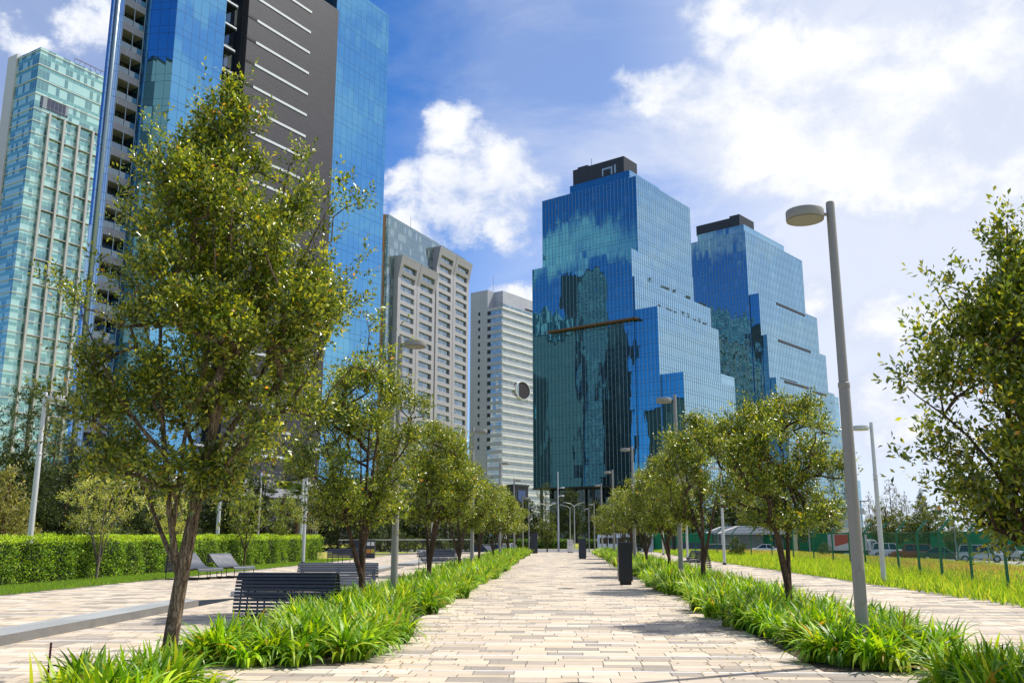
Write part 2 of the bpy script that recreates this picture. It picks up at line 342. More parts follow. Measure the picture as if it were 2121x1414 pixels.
def grow(rng, limbs, centres, seg=0.24, r0=0.0033):
    """limbs: [(points, r_start, r_end)]; joins every centre to the nearest wood; returns the chains and radii"""
    P = []; par = []; rad = []; chains = []
    for pts, ra, rb in limbs:
        pts = [np.array(p, float) for p in pts]; out = [pts[0]]
        for a, b in zip(pts[:-1], pts[1:]):
            k = max(1, int(np.linalg.norm(b - a) / seg)); out += [a + (b - a) * t / k for t in range(1, k + 1)]
        base = len(P); first = -1
        if base: first = int(np.argmin(np.linalg.norm(np.array(P) - out[0], axis=1)))
        n = len(out); ids = []
        sm = np.array(out)
        for _ in range(3): sm[1:-1] = sm[1:-1] * .5 + (sm[:-2] + sm[2:]) * .25
        for i in range(n):
            P.append(sm[i]); par.append(first if i == 0 else base + i - 1); rad.append(ra + (rb - ra) * (i / max(1, n - 1)) ** .8); ids.append(base + i)
        chains.append(ids)
    root = np.array(P[0]); order = np.argsort(np.linalg.norm(centres - root - [0, 0, 1.2], axis=1))
    PA = np.zeros((len(P) + len(centres) * 14, 3)); n0 = len(P); PA[:n0] = P; cnt = n0; lowz = np.percentile(centres[:, 2], 2) - .55
    acc = [0.0] * n0; ends = [0] * len(centres)
    for ci in order:
        c = centres[ci]; Q = PA[:cnt]; dz = Q[:, 2] - c[2]
        cost = np.linalg.norm(Q - c, axis=1) + np.maximum(0, dz + .1) * .8 + (Q[:, 2] < lowz) * 1.5
        j = int(np.argmin(cost)); a = PA[j].copy(); dist = np.linalg.norm(c - a); k = int(min(12, max(1, round(dist / seg))))
        ids = [j]; bend = rng.normal(0, .04, 3) * dist; bend[2] -= .06 * dist
        for t in range(1, k + 1):
            s = t / k; q = a + (c - a) * s + bend * 4 * s * (1 - s) * .8 + (rng.normal(0, .012, 3) if t < k else 0)
            PA[cnt] = q; par.append(cnt - 1 if t > 1 else j); rad.append(0.0); acc.append(0.0); ids.append(cnt); cnt += 1
        chains.append(ids); ends[ci] = cnt - 1
    for e in ends:
        acc[e] += r0 ** 2
    for i in range(cnt - 1, 0, -1):
        if par[i] >= 0: acc[par[i]] += acc[i]
    R = [max(rad[i], min(0.05, sqrt(acc[i]) * 1.15)) if i >= n0 else max(rad[i], 0.004) for i in range(cnt)]
    return PA[:cnt], R, chains, ends, par
def make_tree(name, rng, limbs, centres, n_sprig, n_leaf, L, Wd, mats, pal=OAK, w=(3, 5, 4, 2.2, .12), sides=6, spread=(.16, .42), up=.55, loc=(0, 0, 0), rz=0, tmesh=None, minr=0.0, ragged=0.1):
    root = empty(name, loc, rz)
    P, R, chains, ends, par = grow(rng, limbs, centres)
    tb = MB(); nl = len(limbs)
    for i, ch in enumerate(chains):
        rr = [R[k] for k in ch]
        if i >= nl: rr[0] = min(rr[0], rr[1] * 1.25)
        if max(rr) < minr: continue
        tb.tube([P[k] for k in ch], rr, (12 if i == 0 else 9) if i < nl and sides > 5 else (5 if sides > 5 else 4), cap=False)
    tb.build('trunk', mats[0], root, smooth=True)
    mid = centres.mean(0); mid[2] -= .5; C = centres; n = len(C)
    outd = unit(C - mid)
    S = np.repeat(np.arange(n), n_sprig); ns = len(S)
    sd_ = unit(outd[S] * .75 + rng.normal(0, .62, (ns, 3)) + [0, 0, up])
    sl_ = spread[0] + (spread[1] - spread[0]) * rng.random(ns) ** 1.6
    long = rng.random(ns) < ragged; sl_ = np.where(long, sl_ * 1.9, sl_)
    sp = C[S] + rng.normal(0, .07, (ns, 3))
    K = np.repeat(np.arange(ns), n_leaf); nk = len(K); t = (np.tile(np.arange(n_leaf), ns) + rng.random(nk)) / n_leaf
    base = sp[K] + sd_[K] * (sl_[K] * t)[:, None]
    r = unit(rng.normal(0, 1, (nk, 3))); side = unit(r - sd_[K] * (r * sd_[K]).sum(1, keepdims=True))
    D = unit(sd_[K] * (.35 + .6 * t[:, None]) + side * .9 + [0, 0, .1]); base = base + side * .012
    Nn = unit(rng.normal(0, .65, (nk, 3)) + [0, 0, 1.0])
    col = pick(rng, nk, pal, w); young = (t > .72)[:, None] * (rng.random((nk, 1)) < .42); col = col * (1 - young) + (pal[3] * (.7 + .5 * rng.random((nk, 1)))) * young * .75 + col * young * .25
    bough = .70 + .55 * rng.random((n, 1)); col = col * bough[S[K]]
    ln = L * (.65 + .6 * rng.random(nk)); V, F, cc = leaf_mesh(base, D, Nn, ln, ln * Wd, col)
    np_mesh('crown', V, F, mats[1], root, cc)
    return root
def crown_points(rng, prof, n_bough, n_cl, sig=.28, depth=.85, yc=0.0, shell=.55):
    """prof [(z, x0, x1)] outline; boughs are sampled inside it and leaf clusters round the boughs"""
    zs = np.array([p[0] for p in prof]); a = np.array([p[1] for p in prof]); b = np.array([p[2] for p in prof])
    def inside(q, k=1.0):
        x0 = np.interp(q[:, 2], zs, a); x1 = np.interp(q[:, 2], zs, b); h = (x1 - x0) / 2; u = (q[:, 0] - (x0 + x1) / 2) / np.maximum(h, .01); v = (q[:, 1] - yc) / np.maximum(h * depth, .01)
        return (u * u + v * v < k) & (q[:, 2] > zs[0]) & (q[:, 2] < zs[-1])
    def draw(n):
        res = []
        wmax = (b - a).max()
        while len(res) < n:
            z = zs[0] + (zs[-1] - zs[0]) * rng.random(); x0 = np.interp(z, zs, a); x1 = np.interp(z, zs, b); h = (x1 - x0) / 2
            if rng.random() > (.25 + .75 * (2 * h / wmax) ** 1.4): continue
            r = rng.random() ** (shell * .9); th = rng.random() * 2 * pi
            res.append(((x0 + x1) / 2 + h * r * cos(th) * .93, yc + h * depth * r * sin(th) * .93, z))
        return np.array(res)
    B = draw(n_bough); i = rng.integers(0, n_bough, n_cl * 3); Q = B[i] + rng.normal(0, sig, (len(i), 3)) * [1, 1, .75]
    Q = Q[inside(Q, 1.06)][:n_cl]; return np.concatenate([B, Q], 0)
def place(o, x, y, z, rz, s, label, group=None, sz=None):
    o.location = (x, y, z); o.rotation_euler = (0, 0, rz); o.scale = (s, s, sz or s); o['label'] = label
    if group: o['group'] = group
def ranks(n): return ['first', 'second', 'third', 'fourth', 'fifth', 'sixth', 'seventh', 'eighth', 'ninth', 'tenth', 'eleventh', 'twelfth'][n]

# ground height: the park is level, the car park right of it and the road beyond lie about a metre lower
def sstep(a, b, x): t = np.clip((np.asarray(x, float) - a) / (b - a), 0, 1); return t * t * (3 - 2 * t)
def gz(x, y): return -1.15 * np.maximum(sstep(86, 100, y), sstep(17, 36, x))
def gzf(x, y): return float(gz(x, y))

# --- big tree at the left edge of the paving, in the foreground
TY = 10.2
def P2(x, y, dy=0.0): p = atY(x, y, TY + dy); return (p.x, p.y, p.z)
def limb(px, r0, r1, dys=None):
    n = len(px); return ([P2(x, y, (dys[i] if dys else 0)) for i, (x, y) in enumerate(px)], r0, r1)
def foreground_tree():
    rng = np.random.default_rng(3)
    limbs = [limb([(338, 1425), (347, 1380), (358, 1290), (371, 1200), (392, 1120), (407, 1040), (418, 970), (448, 880), (468, 700), (476, 480), (482, 320), (484, 225)], 0.092, .010, [0, 0, 0, 0, 0, 0, 0, .05, .1, .1, .05, 0]),
             limb([(372, 1205), (362, 1165), (357, 1100), (353, 1055), (340, 1005), (346, 940), (335, 860), (330, 760), (335, 620), (340, 480), (345, 380)], .043, .006, [0, -.05, -.1, -.15, -.15, -.2, -.25, -.3, -.3, -.3, -.3]),
             limb([(361, 1165), (338, 1125), (318, 1070), (311, 1025), (285, 960), (235, 900), (190, 860)], .032, .005, [0, 0, .1, .15, .2, .3, .4]),
             limb([(358, 1090), (372, 1040), (380, 985), (362, 900), (400, 830), (440, 740), (450, 600), (440, 450)], .032, .005, [-.1, -.1, -.1, -.15, -.25, -.35, -.4, -.4]),
             limb([(404, 1050), (438, 985), (500, 925), (580, 860), (660, 760), (700, 620)], .042, .006, [0, 0, .1, .2, .3, .3]),
             limb([(415, 985), (470, 900), (540, 800), (590, 650), (640, 500), (700, 400)], .042, .006, [0, .2, .35, .5, .6, .6]),
             limb([(346, 945), (280, 880), (220, 780), (180, 680), (160, 620)], .03, .005, [-.2, -.4, -.5, -.5, -.5]),
             limb([(412, 1010), (400, 900), (330, 780), (290, 640), (270, 520)], .034, .005, [.1, .4, .6, .7, .7])]
    rows = [(1015, 305, 520), (985, 235, 600), (940, 195, 650), (870, 170, 685), (800, 170, 715), (740, 185, 722), (680, 195, 722), (620, 185, 715), (560, 215, 695), (510, 262, 698), (455, 278, 698),
            (400, 290, 668), (365, 335, 580), (335, 342, 550), (300, 350, 525), (262, 400, 518), (228, 452, 506), (200, 470, 497)]
    prof = [(P2(0, y)[2], P2(xa, y)[0], P2(xb, y)[0]) for y, xa, xb in rows]
    C = crown_points(rng, prof, 98, 1240, .15, .72, TY, .68)
    ex = [P2(x, y, d) for x, y, d in [(150, 615, 0), (178, 640, .1), (160, 650, -.2), (140, 780, 0), (150, 850, 0), (130, 900, .1), (150, 920, -.2), (190, 600, .2), (255, 420, .1), (275, 450, 0), (640, 350, .2), (620, 330, .3), (700, 380, .2), (730, 760, 0), (760, 740, .1), (740, 620, .1), (745, 420, .2), (728, 400, .2), (715, 430, .3), (690, 450, .3), (130, 590, -.2), (105, 582, -.3), (165, 600, 0), (262, 440, 0), (290, 350, -.2), (318, 335, -.2), (335, 300, -.2), (318, 275, -.2),
                                      (800, 745, .1), (780, 770, .2), (760, 660, 0), (765, 690, 0), (105, 810, -.4), (120, 840, -.4), (745, 560, .3), (600, 340, .3), (590, 380, .3), (484, 195, 0), (478, 215, 0), (498, 222, 0), (425, 235, 0), (530, 250, .1), (540, 270, .1)]]
    C = np.concatenate([C, np.array(ex)], 0)
    t = make_tree('oak_tree', rng, limbs, C, 6, 11, .062, .47, (M_bark, M_leaf), spread=(.12, .34), sides=8, minr=0.0045, ragged=.06)
    for o in KIDS[t.name]:               # the points above are world points: move the thing's origin to the foot
        o.location = (-limbs[0][0][0][0], -TY, 0)
    t.location = (limbs[0][0][0][0], TY, 0)
    tag(t, 'large leafy tree with rough leaning forked trunk, nearest at the left of the path', 'tree')
foreground_tree()

# --- the trees of the two rows: three grown models, then copies
def row_tree(name, seed, H=4.4, rad=1.4, zb=1.75, stems=3, n_b=46, n_c=760, spr=6, lf=8, L=.063, sides=6, lean=.0):
    rng = np.random.default_rng(seed); limbs = []
    split = .35 + .35 * rng.random()
    limbs.append(([(0, 0, -.05), (.02, 0, split), (.05 + lean * .3, .03, 1.2), (.12 + lean, .05, 2.2), (.1 + lean, 0, H * .82)], .075, .012))
    for k in range(stems):
        a = 2 * pi * (k + rng.random() * .5) / stems + .4; c, s = cos(a), sin(a); z0 = split + .1 * k if k < 2 else 1.3
        q = (.02, 0, z0)
        limbs.append(([q, (q[0] + .14 * c, .14 * s, z0 + .35), (.32 * c, .32 * s, z0 + 1.05), (.62 * c, .55 * s, z0 + 1.75), (.85 * c, .8 * s, min(H * .8, z0 + 2.6))], .055, .012))
    prof = [(zb, -.45 * rad, .45 * rad), (zb + .18, -.85 * rad, .8 * rad), (zb + .55, -rad, .98 * rad), (zb + .5 * (H - zb), -rad, rad), (zb + .75 * (H - zb), -.75 * rad, .8 * rad), (zb + .92 * (H - zb), -.42 * rad, .4 * rad), (H, -.15 * rad, .12 * rad)]
    C = crown_points(rng, prof, n_b, n_c, .16, 1.0, 0, .68)
    return make_tree(name, rng, limbs, C, spr, lf, L, .46, (M_bark_dk, M_leaf), spread=(.10, .26), sides=sides, minr=.005 if sides > 5 else .009, w=(3, 5, 4, 2.0, .1))
TREE_A = row_tree('oak_tree', 21); TREE_B = row_tree('oak_tree', 33, stems=2, lean=.15); TREE_C = row_tree('oak_tree', 45, 4.6, 1.5, 1.7, 4)
TREE_D = row_tree('oak_tree', 57, n_b=44, n_c=560, spr=5, lf=5, L=.092, sides=5); TREE_E = row_tree('oak_tree', 69, n_b=44, n_c=560, spr=5, lf=5, L=.092, sides=5, stems=2)
for t in (TREE_A, TREE_B, TREE_C, TREE_D, TREE_E): t['category'] = 'tree'
used = set()
def inst(proto):
    if proto.name in used: return copy_tree(proto)
    used.add(proto.name); return proto
LT = [(19.0, -4.05, 'C', 1.10, 1.12), (27.3, -3.85, 'B', 1.15, .6), (36.5, -3.9, 'A', 1.05, 2.2), (45, -3.9, 'D', 1.05, .3), (53.5, -3.8, 'E', 1.02, 1.4), (62, -3.9, 'D', 1.05, 2.5), (70.5, -3.9, 'E', 1.0, 3.9), (79, -3.8, 'D', .95, 5.0)]
for i, (y, x, k, s, r) in enumerate(LT):
    o = inst({'A': TREE_A, 'B': TREE_B, 'C': TREE_C, 'D': TREE_D, 'E': TREE_E}[k])
    extra = ['round tree with two bare trunks rising behind the dark bench', 'round tree with slender forked trunk just beyond the near left lamp post', 'round tree with single straight trunk near the second left lamp post'][i] if i < 3 else 'small round tree in the left row, %s tree counted from the dark bench' % ranks(i)
    place(o, x, y, 0, r, s, extra, 'trees along the left side of the path')
RTs = [(17.7, 4.28, 'B', 1.0, 2.6), (27.6, 4.2, 'A', 1.13, 4.4), (36.4, 4.25, 'C', 1.0, 1.0), (45, 4.2, 'E', 1.05, 2.0), (54, 4.2, 'D', 1.05, 4.1), (62.5, 4.2, 'E', 1.0, .5), (71, 4.2, 'D', .95, 1.7), (79, 4.1, 'E', .9, 2.8)]
for i, (y, x, k, s, r) in enumerate(RTs):
    o = inst({'A': TREE_A, 'B': TREE_B, 'C': TREE_C, 'D': TREE_D, 'E': TREE_E}[k])
    extra = ['round tree with several dark stems between the path and the green fence, nearest the camera', 'round tree with one dark trunk behind the nearest right hand plants', 'round tree growing beside the slatted bench on the right'][i] if i < 3 else 'small round tree in the right row, %s tree counted from the nearest lamp post' % ranks(i)
    place(o, x, y, 0, r, s, extra, 'trees along the right side of the path')

def right_tree():
    rng = np.random.default_rng(8); Y0 = 9.2
    q = lambda x, y, d=0: tuple(atY(x, y, Y0 + d))
    limbs = [([(4.75, Y0, -.05), (4.75, Y0, 1.0), (4.7, Y0, 2.0), (4.6, Y0, 3.2), q(2090, 560), q(2085, 460)], .09, .008),
             ([(4.75, Y0, .8), (4.5, Y0 - .1, 1.5), q(2060, 950), q(1960, 850), q(1900, 820)], .05, .006),
             ([(4.75, Y0, 1.0), (5.0, Y0 + .2, 1.6), (5.4, Y0 + .4, 2.4), (5.7, Y0 + .5, 3.2)], .05, .006),
             ([(4.72, Y0, 1.8), q(2050, 760, .2), q(1980, 680, .2), q(1940, 600, .2)], .04, .006),
             ([(4.75, Y0, .9), (4.6, Y0 - .6, 1.6), (4.4, Y0 - .9, 2.4)], .045, .006)]
    rows = [(1105, 2080, 2400), (1060, 1985, 2460), (1010, 1930, 2480), (950, 1915, 2500), (880, 1905, 2490), (800, 1915, 2440), (740, 1945, 2360), (690, 1970, 2280), (650, 2000, 2220), (620, 2050, 2170), (580, 2074, 2118), (520, 2086, 2102)]
    prof = [(q(0, y)[2], q(a, y)[0], q(b, y)[0]) for y, a, b in rows]
    C = crown_points(rng, prof, 70, 880, .16, .75, Y0, .7)
    ex = np.array([q(x, y) for x, y in [(1860, 795), (1878, 800), (1895, 800), (1940, 580), (1960, 590), (1985, 600), (2085, 450), (2088, 480), (2090, 510), (2040, 505), (2055, 515), (1905, 700), (1925, 710), (1890, 960), (2105, 1120), (2085, 1105)]])
    C = np.concatenate([C, ex], 0)
    t = make_tree('oak_tree', rng, limbs, C, 6, 8, .072, .48, (M_bark_dk, M_leaf), spread=(.12, .34), sides=8, minr=.005, ragged=.06, w=(3, 5, 4.5, 2.6, .1))
    for o in KIDS[t.name]: o.location = (-4.75, -Y0, 0)
    t.location = (4.75, Y0, 0)
    tag(t, 'leafy tree at the right edge of the photo, nearest on the right of the path', 'tree')
right_tree()

# --- strap-leaved planting beds beside the path
def blades(rng, X, Y, Z, n_per, hgt, wid, segs, pal, w, spread=1.0, out=None):
    K = np.repeat(np.arange(len(X)), n_per); n = len(K); a = rng.random(n) * 2 * pi
    if out is not None:                # at the rim of a bed the blades flop outwards over the paving
        oa, os = out; hit = rng.random(n) < os[K] * .8; a = np.where(hit, oa[K] + rng.normal(0, .7, n), a)
    L = hgt * (.72 + .72 * rng.random(n)); lean = (.25 + 1.25 * rng.random(n) ** .85) * spread
    if out is not None: lean = lean + .45 * os[K] * rng.random(n); L = L * (1 - .18 * os[K])
    bx = X[K] + rng.normal(0, .045, n); by = Y[K] + rng.normal(0, .045, n); bz = Z[K]
    dx, dy = np.cos(a), np.sin(a); sx, sy = -dy, dx; W0 = wid * (.7 + .6 * rng.random(n)); tw = rng.normal(0, .35, n)
    V = []; th = lean * .25; px = bx; py = by; pz = bz.copy(); st = L / segs
    for s in range(segs + 1):
        t = s / segs; ww = W0 * (1 - t ** 2.2) ** .8 * .5 if s < segs else W0 * .03
        cx = sx * np.cos(tw * t) ; cy = sy * np.cos(tw * t); cz = np.sin(tw * t)
        V.append(np.stack([px - cx * ww, py - cy * ww, pz - cz * ww], 1)); V.append(np.stack([px + cx * ww, py + cy * ww, pz + cz * ww], 1))
        px = px + dx * np.sin(th) * st; py = py + dy * np.sin(th) * st; pz = np.maximum(pz + np.cos(th) * st, bz + .015); th = th + lean * 1.9 / segs
    V = np.stack(V, 1).reshape(-1, 3); b = (np.arange(n) * 2 * (segs + 1))[:, None]
    plant = (.72 + .5 * rng.random(len(X)))[K] * (1 + .12 * np.sin(X[K] * 3.1 + Y[K] * 2.3))
    F = np.concatenate([b + [2 * s, 2 * s + 1, 2 * s + 3, 2 * s + 2] for s in range(segs)], 0)
    col = np.repeat(pick(rng, n, pal, w) * plant[:, None], 2 * (segs + 1), 0); return V, F, col
AGA = np.array([(.08, .21, .008), (.19, .36, .012), (.34, .48, .016), (.50, .56, .06), (.40, .26, .04)])
AW = (3.8, 5.4, 4.0, .9, .25)
def rim(x, y, y0, y1, fa, fb):
    d = np.stack([x - fa(y), fb(y) - x, y - y0, y1 - y], 1); i = d.argmin(1); ang = np.array([pi, 0, -pi / 2, pi / 2])[i]
    return ang, np.clip(1 - d.min(1) / .38, 0, 1)
def bed(name, polys, rng_seed, label):
    """polys: [(y0, y1, xa(y), xb(y))] with jagged ends"""
    rng = np.random.default_rng(rng_seed); parts = []
    for (y0, y1, fa, fb) in polys:
        for (ya, yb, dens, npb, hg, wd, sg) in [(0, 14.5, 19, 24, .50, .050, 6), (14.5, 24, 17, 20, .50, .050, 4), (24, 42, 13, 14, .50, .052, 3), (42, 100, 10, 10, .5, .06, 2)]:
            a, b = max(y0, ya), min(y1, yb)
            if b <= a: continue
            n = int((b - a) * 2.2 * dens); y = a + (b - a) * rng.random(n); xa, xb = fa(y), fb(y); x = xa + (xb - xa) * rng.random(n)
            if yb <= 24:              # gather the blades in rounded clumps
                m = max(6, int((b - a) * 2.2 * 5.2)); cyy = a + (b - a) * rng.random(m); xa2, xb2 = fa(cyy), fb(cyy); cxx = xa2 + .12 + (xb2 - xa2 - .24) * rng.random(m); q = rng.integers(0, m, n)
                y = cyy[q] + rng.normal(0, .085, n); x = cxx[q] + rng.normal(0, .085, n)
            keep = np.ones(n, bool)
            hm = 1 + .16 * np.sin(y * 1.1 + x * 2) ; parts.append(blades(rng, x[keep], y[keep], np.zeros(keep.sum()) + .02, npb, hg, wd, sg, AGA, AW, 1.0, rim(x, y, y0, y1, fa, fb)))
    off = 0; o0 = None; groups = {}
    Vs = []; Fs = []; Cs = []
    for V, F, c in parts:
        Vs.append(V); Fs.append(F + off); Cs.append(c); off += len(V)
    o = np_mesh(name, np.concatenate(Vs), np.concatenate(Fs), M_blade, None, np.concatenate(Cs), smooth=True)
    tag(o, label, 'plants', kind='stuff')
def jag(c, amp, per, ph=0):                 # the beds' edges step in and out like a saw
    return lambda y: c + amp * (((y + ph) / per) % 1.0 - .5)
LBf = (jag(-4.75, .0, 9), jag(-2.45, .36, 9.2, 2)); RBf = (jag(2.88, -.5, 9.2, 6.4), jag(5.3, .0, 9))
bed('strap_leaf_plants', [(11.6, 80, *LBf)], 1, 'bright green strap-leaved plants filling the long bed left of the path')
bed('strap_leaf_plants', [(11.5, 80, *RBf)], 2, 'bright green strap-leaved plants filling the long bed right of the path')
bed('strap_leaf_plants', [(7.4, 9.35, lambda y: -4.8 + 0 * y, lambda y: -3.2 + 0 * y)], 3, 'green strap-leaved plants around the foot of the big left tree')
bed('strap_leaf_plants', [(7.6, 10.0, lambda y: 3.35 + 0 * y, lambda y: 5.6 + 0 * y)], 4, 'green strap-leaved plants in the bottom right corner')

# ------------------------------------------------------------------ ground
def terrain():
    xs = np.unique(np.concatenate([np.linspace(-40, 60, 101), np.array([-3000, -1500, -700, -300, -150, -80, 80, 110, 160, 300, 700, 1500, 3000])]))
    ys = np.unique(np.concatenate([np.linspace(-10, 120, 66), np.array([-600, -200, -60, 140, 170, 210, 300, 420, 600, 1000, 2000, 4000])]))
    X, Y = np.meshgrid(xs, ys); Z = gz(X, Y); V = np.stack([X, Y, Z], -1).reshape(-1, 3); nx = len(xs); ny = len(ys)
    i = (np.arange(ny - 1)[:, None] * nx + np.arange(nx - 1)[None]).ravel(); F = np.stack([i, i + 1, i + 1 + nx, i + nx], 1)
    m, T, out = new_mat('earth'); co = T.new('ShaderNodeTexCoord').outputs['Object']
    n = T.noise(co, .16, 5, .6); f = T.noise(co, 2.2, 5, .65)
    c = T.ramp(T.m('ADD', T.m('MULTIPLY', n, .7), T.m('MULTIPLY', f, .3)), [(.3, (.32, .27, .08)), (.46, (.30, .36, .03)), (.56, (.36, .28, .11)), (.7, (.25, .31, .03))])
    T.l.new(pbr(T, c, .95, 0, .1).outputs[0], out.inputs['Surface'])
    o = np_mesh('ground', V, F, m, None, smooth=True); tag(o, kind='structure')
terrain()
def sheet(name, poly, z, mat, kind='structure', uv=None, z_fn=None):
    b = MB(); b.face([(x, y, z + (z_fn(x, y) if z_fn else 0)) for x, y in poly]); o = b.build(name, mat); tag(o, kind=kind); return o
sheet('plaza_base', [(-16.5, -4), (11.2, -4), (11.2, 22), (9.2, 62), (9.0, 86), (-13.2, 86), (-13.7, 49), (-15.1, 24)], .004, M_mortar)

def paving():
    """courses across the walk, 1.4 m repeat: a thin white strip then four courses of mixed slabs"""
    rng = np.random.default_rng(5); V = []; C = []; A = V.append
    pal = np.array([(.59, .495, .375), (.53, .445, .35), (.41, .35, .285), (.345, .30, .25), (.57, .465, .34), (.63, .545, .43)])
    def left(y): return np.interp(y, [-4, 24, 49, 86], [-17.0, -14.95, -13.7, -13.2])
    def right(y): return np.interp(y, [-4, 22, 62, 86], [11.3, 10.6, 9.1, 8.9])
    y = 1.5; k = 0; pat = [(.07, 'w'), (.30, 'b'), (.20, 'b'), (.34, 'b'), (.20, 'b'), (.30, 'b')]
    X0 = []; X1 = []; Y0 = []; Y1 = []; CC = []
    while y < 84.5:
        h, kind = pat[k % len(pat)]; k += 1; x = left(y) + rng.random() * .6; xe = right(y)
        jit = 0
        if kind == 'w':
            w = 1.2; n = int((xe - x) / w); xs = x + np.arange(n + 1) * w; X0.append(xs[:-1]); X1.append(xs[1:] - .004); Y0.append(np.full(n, y)); Y1.append(np.full(n, y + h - .006)); CC.append(np.tile((.70, .685, .66), (n, 1)) * (.94 + .1 * rng.random((n, 1))))
        else:
            n = int((xe - x) / .5) + 1; ws = rng.choice([.36, .48, .6, .75], n, p=[.25, .35, .28, .12]); xs = x + np.concatenate([[0], np.cumsum(ws)]); keep = xs[1:] < xe
            a = xs[:-1][keep]; b_ = xs[1:][keep] - .013; n = len(a); X0.append(a); X1.append(b_); Y0.append(np.full(n, y)); Y1.append(np.full(n, y + h - .008))
            i = rng.choice(len(pal), n, p=[.24, .2, .17, .14, .11, .14]); CC.append(pal[i] * (.93 + .14 * rng.random((n, 1))))
        y += h
    X0, X1, Y0, Y1, CC = map(np.concatenate, (X0, X1, Y0, Y1, CC)); n = len(X0); z = .0085 + .002 * rng.random(n)
    V = np.stack([np.stack([X0, Y0, z], 1), np.stack([X1, Y0, z], 1), np.stack([X1, Y1, z], 1), np.stack([X0, Y1, z], 1)], 1).reshape(-1, 3)
    F = np.arange(n * 4).reshape(-1, 4)
    m, T, out = new_mat('paving_slabs'); a = T.new('ShaderNodeAttribute', attribute_name='tint'); co = T.new('ShaderNodeTexCoord').outputs['Object']
    g = T.noise(co, 130, 2, .7); st = T.noise(co, .55, 6, .65); sp = T.noise(co, 6, 5, .6)
    kf = T.m('ADD', .53, T.m('ADD', T.m('MULTIPLY', g, .24), T.m('ADD', T.m('MULTIPLY', st, .42), T.m('MULTIPLY', sp, .24))))
    c = T.vm('SCALE', a.outputs['Color'], None, kf); b = T.new('ShaderNodeBump'); b.inputs['Strength'].default_value = .25; b.inputs['Distance'].default_value = .004; T.put(b.inputs['Height'], g)
    T.l.new(pbr(T, c, .82, 0, .25, b.outputs[0]).outputs[0], out.inputs['Surface'])
    o = np_mesh('paving', V, F, m, None, np.repeat(CC, 4, 0)); tag(o, kind='structure')
paving()
for nm, y0, y1, a, b in [('planting_bed', 11.7, 80, -4.75, -2.72), ('planting_bed', 11.5, 80, 3.12, 5.3), ('planting_bed', 6.5, 9.9, -4.9, -3.25), ('planting_bed', 6.5, 9.9, 3.5, 5.6)]:
    sheet(nm, [(a, y0), (b, y0), (b, y1), (a, y1)], .016, M_soil)
# road and roundabout beyond the end of the walk, a metre lower
sheet('road', [(-60, 101), (130, 101), (130, 178), (-60, 178)], -1.15 + .006, M_asph)
sheet('car_park', [(37, 40), (130, 40), (130, 99), (37, 99)], -1.15 + .008, M_conc)

# low stone edging, sloping up from the paving, with flat black sheets painting the dark of recesses at its ends
M_split = plain('split_stone', (.19, .185, .175), .9, 0, .35, 5, .6)
M_stone = panelled('grey_stone', (.34, .35, .345), .62, .9, .012, .5, .7, 0, .22)
for i, (y0, y1, x) in enumerate([(3.5, 20.9, -8.15), (24.2, 43.2, -7.65), (47.6, 57.0, -7.4)]):
    b = MB(); h = .155
    A = [(x, y0, .012), (x, y1, .012), (x - .85, y1 + 1.0, .012), (x - .95, y0, .012)]; B = [(x, y0, h), (x, y1, h), (x - .85, y1 + 1.0, .12), (x - .95, y0, .135)]
    b.face([B[0], B[1], B[2], B[3]], [(0, y0), (0, y1), (.85, y1 + 1), (.9, y0)]); b.face([A[0], A[1], B[1], B[0]], [(y0, 0), (y1, 0), (y1, .16), (y0, .16)])
    b.face([A[1], A[2], B[2], B[1]], [(0, 0), (1, 0), (1, .1), (0, .16)]); b.face([A[3], A[0], B[0], B[3]], [(0, 0), (1, 0), (1, .16), (0, .1)])
    b.mi[1] = 1; b.mi[2] = 1; o = b.build('stone_edging', [M_stone, M_split])
    tag(o, ['long grey stone edging in the left foreground, ending beside the dark bench', 'grey stone edging behind the two dark benches, second strip', 'grey stone edging far back near the railing, third strip'][i], 'kerb', 'grey stone edging strips on the plaza')
    pb = MB(); pb.face([(x, y1 + .06, .020), (x + .02, y1 + 2.7, .020), (x - 1.15, y1 + 1.3, .020), (x - .85, y1 + 1.05, .020)]); o = pb.build('dark_recess_sheet', M_black); tag(o, kind='structure')

def grass(name, label, polys, dens, h, pal, w, seed, wd=.012, cat='grass', patch=None):
    rng = np.random.default_rng(seed); X = []; Y = []
    for poly in polys:
        (xa0, y0), (xb0, _), (xb1, y1), (xa1, _) = poly; area = (abs(xb0 - xa0) + abs(xb1 - xa1)) / 2 * (y1 - y0); n = int(area * dens)
        t = rng.random(n); s = rng.random(n); X.append((xa0 + (xa1 - xa0) * t) * (1 - s) + (xb0 + (xb1 - xb0) * t) * s); Y.append(y0 + (y1 - y0) * t)
    X = np.concatenate(X); Y = np.concatenate(Y); n = len(X); Z = gz(X, Y)
    a = rng.random(n) * 2 * pi; dx, dy = np.cos(a), np.sin(a); ww = wd * (.6 + .8 * rng.random(n)); hh = h * (.4 + .9 * rng.random(n)); lx = rng.normal(0, .45, n) * hh; ly = rng.normal(0, .45, n) * hh
    col = pick(rng, n, pal, w)
    if patch is not None:
        f = patch(X, Y)[:, None]; alt = pick(rng, n, MEADOW_DRY, (2, 3, 1)); use = rng.random((n, 1)) < f; col = np.where(use, alt, col)
    V = np.stack([np.stack([X - dx * ww, Y - dy * ww, Z], 1), np.stack([X + dx * ww, Y + dy * ww, Z], 1), np.stack([X + lx, Y + ly, Z + hh], 1)], 1).reshape(-1, 3)
    o = np_mesh(name, V, np.arange(n * 3).reshape(-1, 3), M_grass, None, np.repeat(col, 3, 0)); tag(o, label, cat, kind='stuff'); return o
